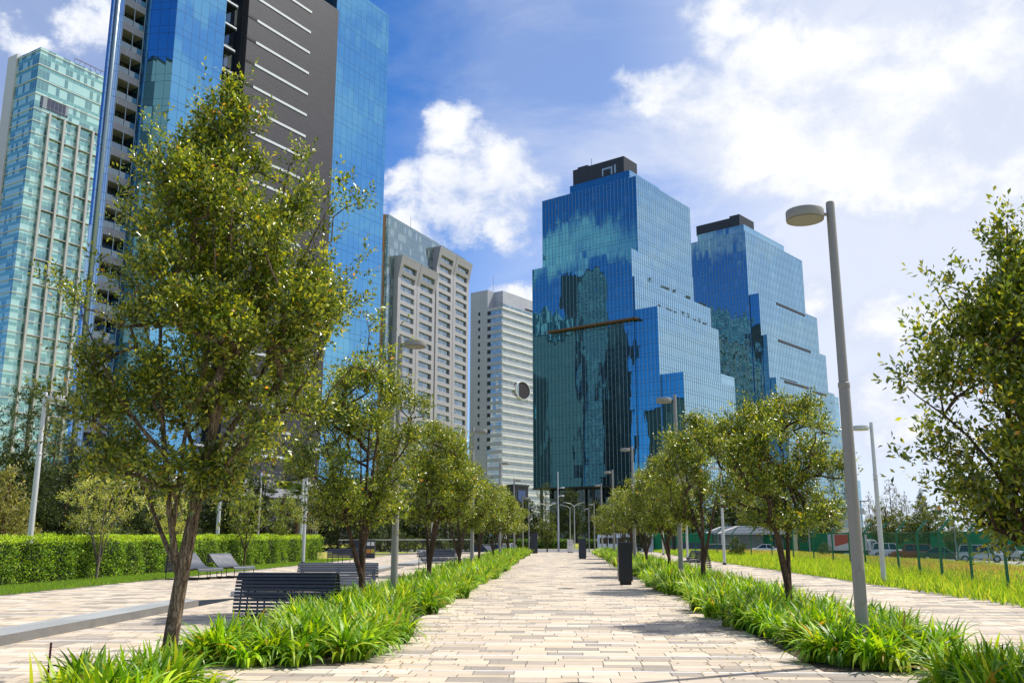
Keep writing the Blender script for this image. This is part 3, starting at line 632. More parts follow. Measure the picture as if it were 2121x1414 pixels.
MEADOW = np.array([(.27, .38, .03), (.17, .32, .025), (.38, .42, .06), (.09, .19, .02)]); MEADOW_DRY = np.array([(.36, .27, .12), (.30, .20, .11), (.42, .38, .13)])
LAWN = np.array([(.13, .24, .03), (.19, .31, .04), (.09, .16, .025), (.30, .30, .08)])
sheet('lawn_strip', [(-24, 2), (-16.1, 2), (-14.95, 24), (-13.7, 49), (-13.4, 60), (-24, 60)], .012, plain('lawn_soil', (.10, .15, .03), .95, 0, .4, 2))
grass('lawn', 'short green lawn between the plaza and the clipped hedge', [[(-17.6, 14), (-15.6, 14), (-14.95, 24), (-17.8, 24)], [(-17.8, 24), (-14.9, 24), (-13.7, 49), (-15.6, 49)], [(-15.6, 49), (-13.7, 49), (-13.4, 60), (-15, 60)]], 620, .09, LAWN, (4, 4, 2, .5), 9, .010)
def fenceX(y): return np.interp(y, [15, 27.7, 38.5, 48, 60, 74, 84], [12.0, 12.9, 14.2, 15.2, 14.5, 12.4, 11.2])
def dryness(X, Y):
    v = np.sin(X * .31 + 1.3 * np.sin(Y * .12)) * np.cos(Y * .17 + X * .11) + .5 * np.sin(X * .9 + Y * .6); beyond = np.clip((X - fenceX(Y)) / 2.5, 0, 1); return beyond * np.clip(.36 + .55 * v, .03, .85)
grass('meadow_grass', 'rough yellow green grass with dry reddish patches around the green fence', [[(10.3, 18), (24, 18), (24, 34), (10.1, 34)], [(10.1, 34), (32, 34), (34, 60), (9.2, 60)], [(9.2, 60), (34, 60), (34, 86), (9.1, 86)]], 62, .30, MEADOW, (5, 3, 3, 1), 10, .022, patch=dryness)
grass('verge_grass', 'low bright green ground cover between the right walk and the fence', [[(11.0, 18), (12.9, 18), (13.6, 30), (10.35, 30)], [(10.35, 30), (13.6, 30), (15, 60), (9.15, 60)]], 240, .12, MEADOW, (4, 4, 1.5, 2), 12, .02)
grass('meadow_grass', 'tall rough grass bank in front of the parked cars', [[(24, 40), (38, 40), (38, 98), (28, 98)]], 26, .42, MEADOW, (4, 3, 3, 1), 13, .04, patch=lambda X, Y: np.full(len(X), .25))
grass('verge_grass', 'bright green grass beside the bus at the far end of the right walk', [[(9.0, 66), (13, 66), (14, 90), (8.9, 90)]], 60, .25, MEADOW, (4, 4, 1, 1), 14, .04)

# clipped hedge
def hedge(name, pts, w, h, label, n_leaf, L, seed, pal=None):
    rng = np.random.default_rng(seed); pal = np.array([(.11, .22, .012), (.18, .32, .018), (.40, .54, .03), (.05, .09, .01)]) if pal is None else pal
    root = empty(name, (0, 0, 0), 0, label, 'hedge')
    root.location = (pts[0][0], pts[0][1], gzf(*pts[0])); V = []; F = []; Cc = []; core = MB(); off = 0; tot = sum(math.dist(a, b) for a, b in zip(pts[:-1], pts[1:]))
    for a, b in zip(pts[:-1], pts[1:]):
        a = np.array(a) - pts[0]; b = np.array(b) - pts[0]; Ln = np.linalg.norm(b - a); d = (b - a) / Ln; nrm = np.array([d[1], -d[0]])   # nrm: right side of travel (towards the path)
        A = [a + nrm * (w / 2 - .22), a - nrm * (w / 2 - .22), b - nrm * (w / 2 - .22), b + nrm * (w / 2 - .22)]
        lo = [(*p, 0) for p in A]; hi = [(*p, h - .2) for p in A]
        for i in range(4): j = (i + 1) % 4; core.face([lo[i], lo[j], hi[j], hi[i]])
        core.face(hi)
        n = int(n_leaf * Ln / tot); f = rng.random(n); s = rng.random(n); q = rng.random(n)
        face = rng.choice(3, n, p=[.55, .33, .12]); lump = .13 * np.sin(s * Ln * 1.7) + .08 * np.sin(s * Ln * 4.1 + 1) + .10 * np.sin(f * 7 + s * Ln * 2.3) * np.sin(s * Ln * 3.1)
        side = np.where(face == 0, w / 2 - .04 + lump * .8, np.where(face == 2, -w / 2 + .04, (f - .5) * w)); zz = np.where(face == 1, h - .04 + lump * .4, .03 + f ** .9 * (h - .05))
        side = side + rng.normal(0, .07, n); P = np.stack([a[0] + d[0] * s * Ln + nrm[0] * side, a[1] + d[1] * s * Ln + nrm[1] * side, zz + rng.normal(0, .02, n)], 1)
        on = np.where((face == 1)[:, None], np.array([0, 0, 1.0]), np.where((face == 2)[:, None], -np.array([*nrm, 0]), np.array([*nrm, 0])))
        D = unit(on * .5 + rng.normal(0, .6, (n, 3)) + [0, 0, .5]); Nn = unit(on + rng.normal(0, .5, (n, 3)) + [0, 0, .3]); col = pick(rng, n, pal, (4, 4, 2.2, 1.5))
        young = (face == 1) | (zz > h - .2); col = np.where(young[:, None] & (rng.random((n, 1)) < .75), pal[2] * (.8 + .5 * rng.random((n, 1))), col)  # top and upper rim mostly take the palette's brightest colour
        col = col * (.82 + .22 * np.sin(s * Ln * .9 + 2 * f) * np.sin(s * Ln * 2.7) + .12 * rng.random(n))[:, None]
        v, ff, cc = leaf_mesh(P, D, Nn, L * (.6 + .7 * rng.random(n)), L * .5 * np.ones(n), col, .15); V.append(v); F.append(ff + off); Cc.append(cc); off += len(v)
    core.build('stems', plain(name + '_inside', (.008, .013, .003), .95, 0, .5, 8), root)  # near-black core box, the shade inside the hedge put into its colour
    np_mesh('foliage', np.concatenate(V), np.concatenate(F), M_leaf_far, root, np.concatenate(Cc)); return root
hedge('clipped_hedge', [(-20.3, 8), (-18.3, 27), (-15.6, 57.5)], 1.5, 1.5, 'long clipped bright green hedge behind the lawn on the left', 90000, .085, 1)
hedge('clipped_hedge', [(-26, 184), (2, 184)], 3, 1.6, 'low dark clipped hedge across the road, left of the tall mast', 5000, .35, 2, np.array([(.05, .12, .012), (.08, .17, .02), (.12, .22, .03), (.03, .06, .01)]))
hedge('clipped_hedge', [(4.2, 184), (30, 184)], 3, 1.6, 'low dark clipped hedge across the road, right of the tall mast', 4500, .35, 3, np.array([(.05, .12, .012), (.08, .17, .02), (.12, .22, .03), (.03, .06, .01)]))

# young trees on the lawn
def young_tree(seed, H, rad, zb, n_c, pal, w, L=.06, stems=4, sparse=1.0, split=.4, mat=None):
    rng = np.random.default_rng(seed); limbs = [([(0, 0, -.03), (.03, 0, split), (.05, 0, H * .45), (.1, 0, H * .85)], .06, .01)]
    for k in range(stems):
        a = 2 * pi * k / stems + rng.random(); limbs.append(([(.02, 0, split + .05 * k), (.12 * cos(a), .12 * sin(a), split + .5), (.3 * cos(a), .3 * sin(a), H * .42), (.6 * rad * cos(a), .6 * rad * sin(a), H * .78)], .04, .008))
    prof = [(zb, -.4 * rad, .4 * rad), (zb + .3 * (H - zb), -.85 * rad, .85 * rad), (zb + .6 * (H - zb), -rad, rad), (zb + .85 * (H - zb), -.8 * rad, .75 * rad), (H, -.3 * rad, .3 * rad)]
    C = crown_points(rng, prof, 40, n_c, .2, 1, 0, .7)
    t = make_tree('young_tree', rng, limbs, C, 4, 6, L, .5, (mat or M_bark_pale, M_leaf), pal=pal, w=w, spread=(.12, .3), sides=5, up=1.0, minr=.005); t['category'] = 'tree'; return t
PALE = np.array([(.12, .16, .04), (.20, .24, .07), (.30, .34, .12), (.42, .38, .05), (.3, .2, .03)])
t = young_tree(101, 3.85, 1.45, 1.35, 260, PALE, (3, 4, 3, 2, .2), .07, 5); place(t, -16.7, 33.0, 0, 0, 1, 'pale twiggy young tree with several thin stems in front of the hedge, leftmost')
t = young_tree(102, 3.3, 1.0, 1.3, 130, PALE, (3, 4, 3, 2.5, .2), .07, 3); place(t, -17.1, 40.0, 0, 1, 1, 'small yellow green young tree half hidden behind the big forked trunk', 'young trees standing in front of the hedge')
t = young_tree(103, 3.7, 1.15, 1.35, 150, OAK, (2, 5, 5, 2, .1), .08, 2, split=.7, mat=M_bark_dk); place(t, -15.5, 45.2, 0, 0, 1, 'young green tree in front of the hedge between the two slim lamp posts', 'young trees standing in front of the hedge')
t2 = copy_tree(t); place(t2, -15.9, 53.0, 0, 2, .98, 'young green tree in front of the hedge, left of the nearly bare tree', 'young trees standing in front of the hedge')
t = young_tree(104, 4.6, 1.5, 1.3, 170, PALE, (3, 4, 5, .6, .3), .05, 6); place(t, -16.3, 60.5, 0, 0, 1.05, 'nearly bare twiggy tree at the far end of the clipped hedge')

# ------------------------------------------------------------------ lamp posts
def make_lamp(H=6.15, scale=1.0, mat=None):
    mat = mat or M_pole; r = empty('lamp_post'); r['category'] = 'street lamp'
    b = MB(); b.lathe([(.082, 0), (.080, .4), (.076, 2.6), (.071, 3.55), (.064, 3.60), (.058, H - .02), (.052, H)], 20); b.build('pole', mat, r, smooth=True).data.polygons.foreach_set
    f = MB(); f.lathe([(.14, 0), (.14, .015), (.10, .02), (.09, .10), (.083, .11)], 16); f.build('foot', M_black, r)
    d = MB(); d.box(-.05, -.092, .75, .05, -.074, 1.15); d.build('access_door', mat, r, bevel=.006)
    for a in range(4): q = MB(); q.lathe([(.014, 0), (.014, .03), (.008, .035)], 6, (.115 * cos(pi / 4 + a * pi / 2), .115 * sin(pi / 4 + a * pi / 2), .014)); q.build('bolt', M_black, r)
    q = MB(); q.lathe([(.074, 3.52), (.077, 3.53), (.077, 3.58), (.074, 3.59)], 20); q.build('joint_ring', mat, r, smooth=True)
    h = MB(); c = (-.36, 0, H - .26); h.lathe([(.235, 0), (.252, .006), (.256, .02), (.256, .125), (.250, .137), (.235, .142), (.12, .155), (0.01, .16)], 40, c)
    h.tube([(-.12, 0, H - .18), (-.03, 0, H - .18)], .022, 10); hd = h.build('lamp_head', mat, r)
    for p in hd.data.polygons: p.use_smooth = True
    e = hd.modifiers.new('edge', 'EDGE_SPLIT'); e.split_angle = radians(35)
    l = MB(); l.lathe([(.235, .018), (.19, .004), (.12, -.002), (.01, -.004)], 32, c); ln = l.build('lens', M_lens, r, smooth=True)
    ring = MB(); ring.lathe([(.252, -.004), (.225, -.006), (.225, .006), (.252, .006)], 32, c); ring.build('trim_ring', mat, r)
    return r
LAMP = make_lamp(); LAMP2 = make_lamp(5.35, mat=M_white_pole)
def fix_smooth(o):
    for k in KIDS[o.name]:
        if k.name.startswith('pole'):
            e = k.modifiers.new('edge', 'EDGE_SPLIT'); e.split_angle = radians(40)
fix_smooth(LAMP); fix_smooth(LAMP2)
first = {LAMP.name: True, LAMP2.name: True}
def lamp(proto, x, y, rz, label, group, s=1.0, z=0.0):
    o = proto if first.get(proto.name) else copy_tree(proto); first[proto.name] = False if o is proto else first.get(proto.name)
    place(o, x, y, z, rz, s, label, group); return o
for i, y in enumerate([12.25, 30.2, 48.3, 66.3, 84.4, 102.5, 121]):
    lamp(LAMP, 3.84 + (0.05 if i else 0), y, 0, ['tall grey street lamp rising from the nearest plants on the right, head against clouds', 'grey street lamp behind the second tree of the right row'][i] if i < 2 else 'grey street lamp in the right row, %s lamp from the camera' % ranks(i), 'street lamps along the right side of the path', z=gzf(3.9, y) + .0)
for i, y in enumerate([20.7, 39.2, 57.6, 76.0, 94.5, 113]):
    lamp(LAMP, -3.68, y, pi, ['grey street lamp standing in the plants between the first two trees of the left row', 'grey street lamp in the left row, second from the camera'][i] if i < 2 else 'grey street lamp in the left row, %s lamp from the camera' % ranks(i), 'street lamps along the left side of the path', z=gzf(-3.7, y))
for i, (x, y, s) in enumerate([(10.72, 31.6, 1.0), (8.85, 50.6, 1.0), (8.45, 62.0, 1.0), (8.2, 74, 1.0)]):
    lamp(LAMP2, x, y, 0, ['slim street lamp at the edge of the meadow beside the nearest green fence posts', 'slim street lamp between the right walk and the fence, second one', 'slim street lamp between the right walk and the fence, third one', 'slim street lamp between the right walk and the fence, farthest one'][i], 'slim street lamps along the right walk', s)
for i, (px, bx, y, s) in enumerate([(54, 1205, 31.0, 1.22), (445, 1172, 47.0, 1.2), (626, 1168, 50.5, 1.2)]):
    x = atY(px, 1190, y).x
    lamp(LAMP2, x, y, pi, ['slim pale street lamp in front of the hedge at the left edge', 'slim pale street lamp by the hedge, between the big trunk and young green tree', 'slim pale street lamp just left of the nearly bare tree'][i], 'slim street lamps along the hedge', s)
for i, (px, y) in enumerate([(621, 62.0), (532, 72), (1235, 82)][:2]):
    lamp(LAMP2, atY(px, 1150, y).x, y, pi, ['slim pale street lamp behind the hedge, just left of a nearer one', 'thin pale lamp post behind the hedge between the young green trees'][i], 'slim street lamps behind the hedge', 1.2)
lamp(LAMP2, atY(894, 1146, 82).x, 82, pi, 'thin pale lamp post behind the railing between the tree trunks', 'slim street lamps behind the hedge', .95)
# tall mast with three lamp heads
m = empty('lamp_mast', (atY(1157, 1140, 128).x, 128, -1.15), 0, 'tall thin mast carrying three round lamp heads at the end of the path', 'lamp mast')
b = MB(); b.lathe([(.14, 0), (.12, 3), (.07, 11.0), (.03, 11.3)], 12); b.build('pole', M_white_pole, m, smooth=True)
for (z, a) in [(9.0, 0.1), (7.9, .5), (6.9, pi)]:
    h = MB(); c = (.62 * cos(a), .62 * sin(a), z); h.lathe([(.30, 0), (.31, .02), (.31, .14), (.29, .17), (.01, .19)], 20, c); h.tube([(.02, 0, z + .08), c], .03, 6); h.build('lamp_head', M_white_pole, m)
# road lamps far off in front of the glass tower
RL = empty('road_lamp'); b = MB(); b.tube([(0, 0, 0), (0, 0, 8.2)], [.12, .07], 8); b.tube([(0, 0, 8.1), (-.6, 0, 8.6), (-2.2, 0, 8.9)], [.05, .04, .04], 6); b.tube([(0, 0, 8.1), (.6, 0, 8.6), (2.2, 0, 8.9)], [.05, .04, .04], 6); b.build('pole', M_white_pole, RL)
for s in (-1, 1):
    b = MB(); b.box(s * 1.9 - .35, -.12, 8.84, s * 1.9 + .35, .12, 8.93); b.build('lamp_head', M_white_pole, RL)
RL['category'] = 'street lamp'
for i, (px, y) in enumerate([(1181, 196), (1190, 182), (1134, 190)]):
    o = RL if i == 0 else copy_tree(RL); place(o, atY(px, 1100, y).x, y, -1.15, .4 * i, 1.0, ['two armed road lamp far off, just left of the last right row lamps', 'two armed road lamp far off, nearer and right of its twin', 'two armed road lamp far off, left of the tall mast'][i], 'two armed road lamps in front of the glass tower')

# ------------------------------------------------------------------ benches
def slats(name, prof, length, mat, frames, label, loc, rz, w=.052, gap=.018, thick=.022, cat='bench', bars=(), group=None):
    """a bench whose slats run along its length and follow the profile (u across, z up)"""
    root = empty(name, loc, rz, label, cat, group); pr = np.array(prof, float)
    seg = np.r_[0, np.cumsum(np.linalg.norm(np.diff(pr, axis=0), axis=1))]; n = int(seg[-1] / (w + gap)); b = MB()
    for i in range(n):
        s0 = i * (w + gap); s1 = s0 + w; p = [np.array([np.interp(s, seg, pr[:, 0]), np.interp(s, seg, pr[:, 1])]) for s in (s0, s1)]
        d = (p[1] - p[0]) / np.linalg.norm(p[1] - p[0]); nn = np.array([-d[1], d[0]]) * thick / 2
        poly = [p[0] - nn, p[1] - nn, p[1] + nn, p[0] + nn]; e = .0
        pts0 = [(0, q[0], q[1]) for q in poly]; pts1 = [(length, q[0], q[1]) for q in poly]
        b.face(pts0[::-1]); b.face(pts1)
        for k in range(4): j = (k + 1) % 4; b.face([pts0[k], pts0[j], pts1[j], pts1[k]])
    b.build('slats', mat, root)
    for fx in frames:
        f = MB(); off = []
        for k in range(len(pr)):
            d = pr[min(k + 1, len(pr) - 1)] - pr[max(k - 1, 0)]; d /= np.linalg.norm(d); q = pr[k] + np.array([d[1], -d[0]]) * .035; off.append((fx, q[0], q[1]))
        f.tube(off, .018, 6); ua = off[0]; ub = off[-1]
        f.tube([ua, (fx, ua[1], .03), (fx, ub[1], .03), ub] if ua[2] > .06 else [ua, (fx, ub[1], .03), ub], .018, 6); f.build('leg_frame', M_black, root)
    return root
def curve(pts, n=8):
    pts = np.array(pts, float); out = []
    for i in range(len(pts) - 1):
        p0 = pts[max(i - 1, 0)]; p1 = pts[i]; p2 = pts[i + 1]; p3 = pts[min(i + 2, len(pts) - 1)]
        for k in range(n):
            t = k / n; out.append(.5 * ((2 * p1) + (-p0 + p2) * t + (2 * p0 - 5 * p1 + 4 * p2 - p3) * t * t + (-p0 + 3 * p1 - 3 * p2 + p3) * t ** 3))
    out.append(pts[-1]); return out
# near bench: its high rounded back is turned to the camera (u = 0 is that side)
back = curve([(-.02, .14), (.02, .45), (.09, .74), (.20, .86), (.33, .80), (.42, .60), (.50, .44), (.66, .40), (.86, .42), (.96, .36), (.98, .26)])
slats('slatted_bench', back, 1.98, M_bench, (.12, .26, .85, 1.0, 1.72, 1.84), 'near dark slatted metal bench seen from behind, its back to the camera', (-6.28, 17.85, 0), radians(-3), .047, .02)
seat = curve([(-.05, .28), (0, .40), (.14, .43), (.34, .40), (.50, .50), (.62, .74), (.74, .88), (.86, .86), (.90, .74), (.92, .5)])
slats('slatted_bench', seat, 2.0, M_bench_lit, (.1, 1.0, 1.9), 'grey slatted metal bench with its seat towards the camera, behind the near dark bench', (-6.55, 22.6, 0), radians(3), .047, .02)
lounge = curve([(0, .30), (.05, .40), (.18, .42), (.5, .38), (.9, .48), (1.25, .78), (1.42, .92), (1.52, .90), (1.58, .7), (1.62, .2)])
slats('slatted_lounger', lounge, 1.25, M_bench_lit, (.05, .62, 1.2), 'grey slatted lounger with raised rounded back by the lawn, behind the big forked trunk', (-12.75, 32.5, 0), radians(68), .047, .016, group='slatted loungers by the lawn')
lounge2 = curve([(0, .32), (.06, .42), (.2, .43), (.5, .40), (.8, .42), (1.1, .66), (1.3, .86), (1.38, .84), (1.42, .5)])
slats('slatted_lounger', lounge2, 1.1, M_bench_lit, (.05, .55, 1.05), 'lower grey slatted lounger by the lawn, partly behind the taller one', (-12.0, 34.0, 0), radians(66), .047, .016, group='slatted loungers by the lawn')
tbl = curve([(0, .35), (.0, .62), (.04, .78), (.14, .82), (.7, .80), (1.1, .80), (1.22, .74), (1.25, .5)])
slats('slatted_bench', tbl, 1.9, M_bench, (.03, .6, 1.25, 1.87), 'dark high slatted bench far left of the path, beyond the end of the near edging', (-12.65, 50.3, 0), radians(2), .07, .012)
slats('slatted_bench', back, 1.9, M_bench, (.1, .95, 1.8), 'black slatted bench beside the right walk, half hidden by plants', (6.75, 42.0, 0), radians(100), .05, .03)
slats('slatted_bench', seat, 1.9, M_bench_lit, (.1, .95, 1.8), 'low dark slatted bench left of the path, between the third and fourth tree', (-6.3, 43.0, 0), radians(28), .05, .03)

# ------------------------------------------------------------------ posts, signs and bins
t = empty('litter_bin', (2.12, 30.6, 0), 0, 'tall black litter bin with pale info panel on the right edge of the path', 'bin')
b = MB(); b.box(-.16, -.18, .0, .20, .18, .12); b.build('plinth', M_black, t)
b = MB(); b.box(-.20, -.22, .12, .24, .22, 1.32); b.build('body', M_black, t, bevel=.008)
b = MB(); b.box(-.19, -.21, 1.323, .23, .21, 1.35); b.build('lid', M_totem, t, bevel=.006)
b = MB(); b.box(-.222, -.20, .22, -.203, .20, .92); b.build('panel', plain('pale_panel', (.42, .38, .30), .6, 0, .2, 3), t)
b = MB(); b.box(-.227, -.20, .70, -.223, .20, .92); b.build('picture', plain('orange_print', (.40, .17, .07), .6, 0, .5, 8), t)
for k in range(3):
    b = MB(); b.box(-.226, -.15 + .1 * k, .26, -.223, -.12 + .1 * k, .66); b.build('printed_column', plain('grey_print', (.22, .20, .17), .7, 0, .4, 30), t)
def totem(x, y, w, d, h, mat, label, base=None, z=0):
    t = empty('sign_pillar', (x, y, z), 0, label, 'sign'); b = MB(); b.box(-w / 2, -d / 2, .06, w / 2, d / 2, h); b.build('body', mat, t, bevel=.01)
    b = MB(); b.box(-w / 2 + .03, -d / 2 + .03, 0, w / 2 - .03, d / 2 - .03, .06); b.build('plinth', M_black, t)
    b = MB(); b.box(-w / 2 + .02, -d / 2 - .006, h * .55, w / 2 - .02, -d / 2 - .001, h * .93); b.build('panel', base or mat, t); return t
totem(1.55, 62.5, .5, .4, 1.32, M_totem, 'dark blue sign pillar on the right edge of the path, beyond the black bin')
totem(-2.15, 79.5, .62, .4, 1.75, M_totem, 'tall dark sign pillar at the far left corner of the path')
totem(.98, 82.0, .55, .2, 1.15, plain('white_board', (.62, .62, .60), .5, 0, .1, 2), 'white sign board at the far right corner of the path', plain('grey_board', (.5, .5, .5), .5, 0, .2, 4))
# recycling kiosk by the railing
t = empty('recycling_station', (-12.9, 60.5, 0), .1, 'dark recycling station with coloured openings and white signs by the railing', 'recycling bins')
b = MB(); b.box(-1.0, -.3, .08, 1.15, .3, 1.5); b.box(-1.05, -.35, 1.5, 1.2, .35, 1.56); b.build('cabinet', M_totem, t, bevel=.01)
for k, c in enumerate([(.03, .25, .14), (.50, .20, .03), (.40, .33, .02)]):
    b = MB(); b.box(.05 + .37 * k, -.325, .5, .38 + .37 * k, -.302, .82); b.build('flap', plain('flap_colour_%s' % 'abc'[k], c, .5, 0, .1), t)
    b = MB(); b.box(.07 + .37 * k, -.32, 1.1, .36 + .37 * k, -.302, 1.4); b.build('sign', plain('sign_white_%s' % 'abc'[k], (.6, .62, .6), .5, 0, .2, 20), t)
t.scale = (.72, .72, .80)
o = MB(); rb = [( -6.98, 9.45, 0), (-6.98, 9.45, .58)]; zz = [(0.0095 + (.0022 if i % 2 else 0), i * .0145) for i in range(41)]
o.lathe(zz, 8, (0, 0, 0)); k = o.build('rebar_stake', plain('red_rust', (.16, .022, .025), .8, .2, .5, 30)); k.location = tuple(atY(99, 1400, 8.95)); k.location.z = 0; tag(k, 'rusty red ribbed steel rod standing upright in the lower left corner', 'steel rod')

# railing along the far left of the plaza
r = empty('railing', (-17.0, 71.0, 0), 0, 'dark steel railing with mesh infill along the far left side of the plaza', 'railing')
A = Vector((0, 0, 0)); B = Vector((9.6, 6.5, 0)); n = 8
for k in range(n + 1):
    p = A.lerp(B, k / n); b = MB(); b.box(p.x - .03, p.y - .03, 0, p.x + .03, p.y + .03, 1.15); b.build('post', M_black, r)
b = MB(); b.bar(A + Vector((0, 0, 1.18)), B + Vector((0, 0, 1.18)), .06, .05); b.build('top_rail', M_white_pole, r)
b = MB()
for k in range(96):
    p = A.lerp(B, k / 96); b.bar(p + Vector((0, 0, .1)), p + Vector((0, 0, 1.12)), .010)
for z in (.1, .45, .8): b.bar(A + Vector((0, 0, z)), B + Vector((0, 0, z)), .012)
b.build('mesh_infill', M_black, r)
b = MB(); b.bar(A + Vector((0, -.12, .07)), B + Vector((0, -.12, .07)), .3, .13); k = b.build('kerb', M_conc, None); k.location = (-17, 71, 0); tag(k, 'low concrete kerb under the dark railing', 'kerb')
r_kiosk = None
# two people walking beyond the railing
def person(loc, rz, label, shirt, trousers, stride=.25):
    t = empty('person', loc, rz, label, 'person')
    me = bpy.data.meshes.new('body'); P = [(0, 0, .95), (0, 0, 1.2), (0, 0, 1.42), (0, 0, 1.52), (0, .02, 1.66), (.1, 0, .9), (.1, stride * .5, .5), (.1, stride * .7, .08), (.1, stride * .7 + .14, .04), (-.1, 0, .9), (-.1, -stride * .3, .5), (-.1, -stride, .1), (-.1, -stride + .14, .05),
         (.19, 0, 1.40), (.24, -.05, 1.12), (.23, .08, .88), (-.19, 0, 1.40), (-.24, .05, 1.12), (-.23, .16, .90)]
    E = [(0, 1), (1, 2), (2, 3), (3, 4), (0, 5), (5, 6), (6, 7), (7, 8), (0, 9), (9, 10), (10, 11), (11, 12), (2, 13), (13, 14), (14, 15), (2, 16), (16, 17), (17, 18)]
    R = [.14, .13, .15, .055, .105, .09, .065, .045, .04, .09, .065, .045, .04, .06, .045, .035, .06, .045, .035]
    me.from_pydata(P, E, []); o = link('body', me, plain(label[:6] + '_clothes', shirt, .8), t); o.modifiers.new('skin', 'SKIN')
    for i, v in enumerate(me.skin_vertices[0].data): v.radius = (R[i], R[i] * .8)
    me.skin_vertices[0].data[0].use_root = True; o.modifiers.new('sub', 'SUBSURF').levels = 1; o.modifiers['sub'].render_levels = 1
    h = MB(); h.lathe([(.02, 1.80), (.09, 1.79), (.118, 1.72), (.115, 1.64), (.07, 1.60)][::-1], 12, (0, -.01, 0)); h.build('hair', M_black, t, smooth=True)
    tr = MB()
    for s, ys in ((.1, stride * .7), (-.1, -stride)):
        tr.tube([(s, 0, .98), (s, ys * .55, .52), (s, ys, .1)], [.11, .085, .06], 10)
    tr.build('trousers', plain(label[:6] + '_trousers', trousers, .85), t, smooth=True); return t
person((atY(797, 1120, 92).x, 92, gzf(-17, 92)), 1.2, 'person in a pale top and dark trousers walking beyond the railing', (.55, .5, .5), (.03, .03, .04))
person((atY(789, 1120, 93).x, 93, gzf(-17, 93)), 1.4, 'person in dark clothes walking beyond the railing, on the left of the pair', (.08, .06, .07), (.03, .03, .04), .3)

# ------------------------------------------------------------------ green fence
fx = [(12.0, 15), (12.55, 21.5), (12.75, 24.6), (12.9, 27.7), (13.2, 30.7), (13.55, 33.9), (13.95, 37.0), (14.3, 40.2), (14.65, 43.4), (15.0, 46.6), (15.25, 49.8), (15.3, 53), (15.1, 56.2), (14.7, 59.4), (14.1, 62.6), (13.4, 65.8), (12.7, 69), (12.1, 72.2), (11.7, 75.4), (11.4, 78.6), (11.1, 81.8)]
fr = empty('green_fence', (12.9, 27.7, 0), 0, 'tall green wire mesh fence with outward leaning arms between the meadow and the right walk', 'fence')
def fz(x, y): return gzf(x, y)
mesh = MB(); O = Vector((12.9, 27.7, 0))
for i, (x, y) in enumerate(fx):
    p = Vector((x, y, fz(x, y))) - O; b = MB(); b.box(p.x - .035, p.y - .035, p.z - .05, p.x + .035, p.y + .035, p.z + 1.70)
    b.bar(p + Vector((0, 0, 1.66)), p + Vector((.46, .12, 2.14)), .06); b.build('post', M_green_steel, fr)
    if i:
        x0, y0 = fx[i - 1]; q = Vector((x0, y0, fz(x0, y0))) - O; n = max(6, int((p - q).length / (.10 if y < 60 else .2)))
        for k in range(1, n): s = q.lerp(p, k / n); mesh.bar(s + Vector((0, 0, .05)), s + Vector((0, 0, 1.66)), .0058)
        for k in range(9): mesh.bar(q + Vector((0, 0, .06 + k * .2)), p + Vector((0, 0, .06 + k * .2)), .0045)
        rl = MB(); rl.bar(q + Vector((0, 0, 1.68)), p + Vector((0, 0, 1.68)), .022); rl.bar(q + Vector((.2, .05, 1.89)), p + Vector((.2, .05, 1.89)), .012); rl.bar(q + Vector((.4, .1, 2.1)), p + Vector((.4, .1, 2.1)), .016); rl.build('rail', M_green_steel, fr)
mesh.build('wire_mesh', M_green_steel, fr)
# second, farther fence line before the cars
f2 = empty('green_fence', (37, 60, -1.15), 0, 'farther green fence with leaning arms just in front of the parked cars', 'fence'); pts = [(0 + .1 * k, -22 + k * 3.4) for k in range(18)]
for k, (x, y) in enumerate(pts):
    b = MB(); b.box(x - .04, y - .04, 0, x + .04, y + .04, 2.0); b.bar((x, y, 1.98), (x - .45, y, 2.4), .06); b.build('post', M_green_steel, f2)
b = MB(); 
for z in (.2, 1.0, 1.95): b.bar((pts[0][0], pts[0][1], z), (pts[-1][0], pts[-1][1], z), .02)
b.build('rail', M_green_steel, f2)
def hoarding(x0, y0, x1, y1, h, z, label):
    t = empty('shade_cloth_screen', (x0, y0, z), math.atan2(y1 - y0, x1 - x0), label, 'screen'); L = math.dist((x0, y0), (x1, y1)); n = int(L / 3); b = MB()
    N = n * 6; xs = [L * i / N for i in range(N + 1)]; ys = [.05 * sin(i * 1.05) + .03 * sin(i * 2.3) for i in range(N + 1)]
    for i in range(N):
        for (s) in (0, .03): b.face([(xs[i], ys[i] + s, .05), (xs[i + 1], ys[i + 1] + s, .05), (xs[i + 1], ys[i + 1] + s, h + .05 * sin(i)), (xs[i], ys[i] + s, h + .05 * sin(i - 1))])
    b.build('cloth', M_green_cloth, t); 
    for i in range(n + 1): q = MB(); q.box(L * i / n - .04, .12, 0, L * i / n + .04, .2, h + .1); q.build('post', M_black, t)
hoarding(*atY(1925, 1100, 116).xy, *atY(2260, 1100, 104).xy, 3.1, -1.15, 'bright green cloth screen behind the silver cars at the right edge')
hoarding(*atY(1600, 1100, 150).xy, *atY(1925, 1100, 128).xy, 2.9, -1.15, 'bright green cloth screen behind the red and white truck')
hoarding(*atY(1350, 1100, 128).xy, *atY(1475, 1100, 120).xy, 2.9, -1.15, 'dark green cloth screen right of the bus')
hoarding(*atY(1515, 1100, 150).xy, *atY(1600, 1100, 140).xy, 3.0, -1.15, 'short green cloth screen behind the second tree of the right row')

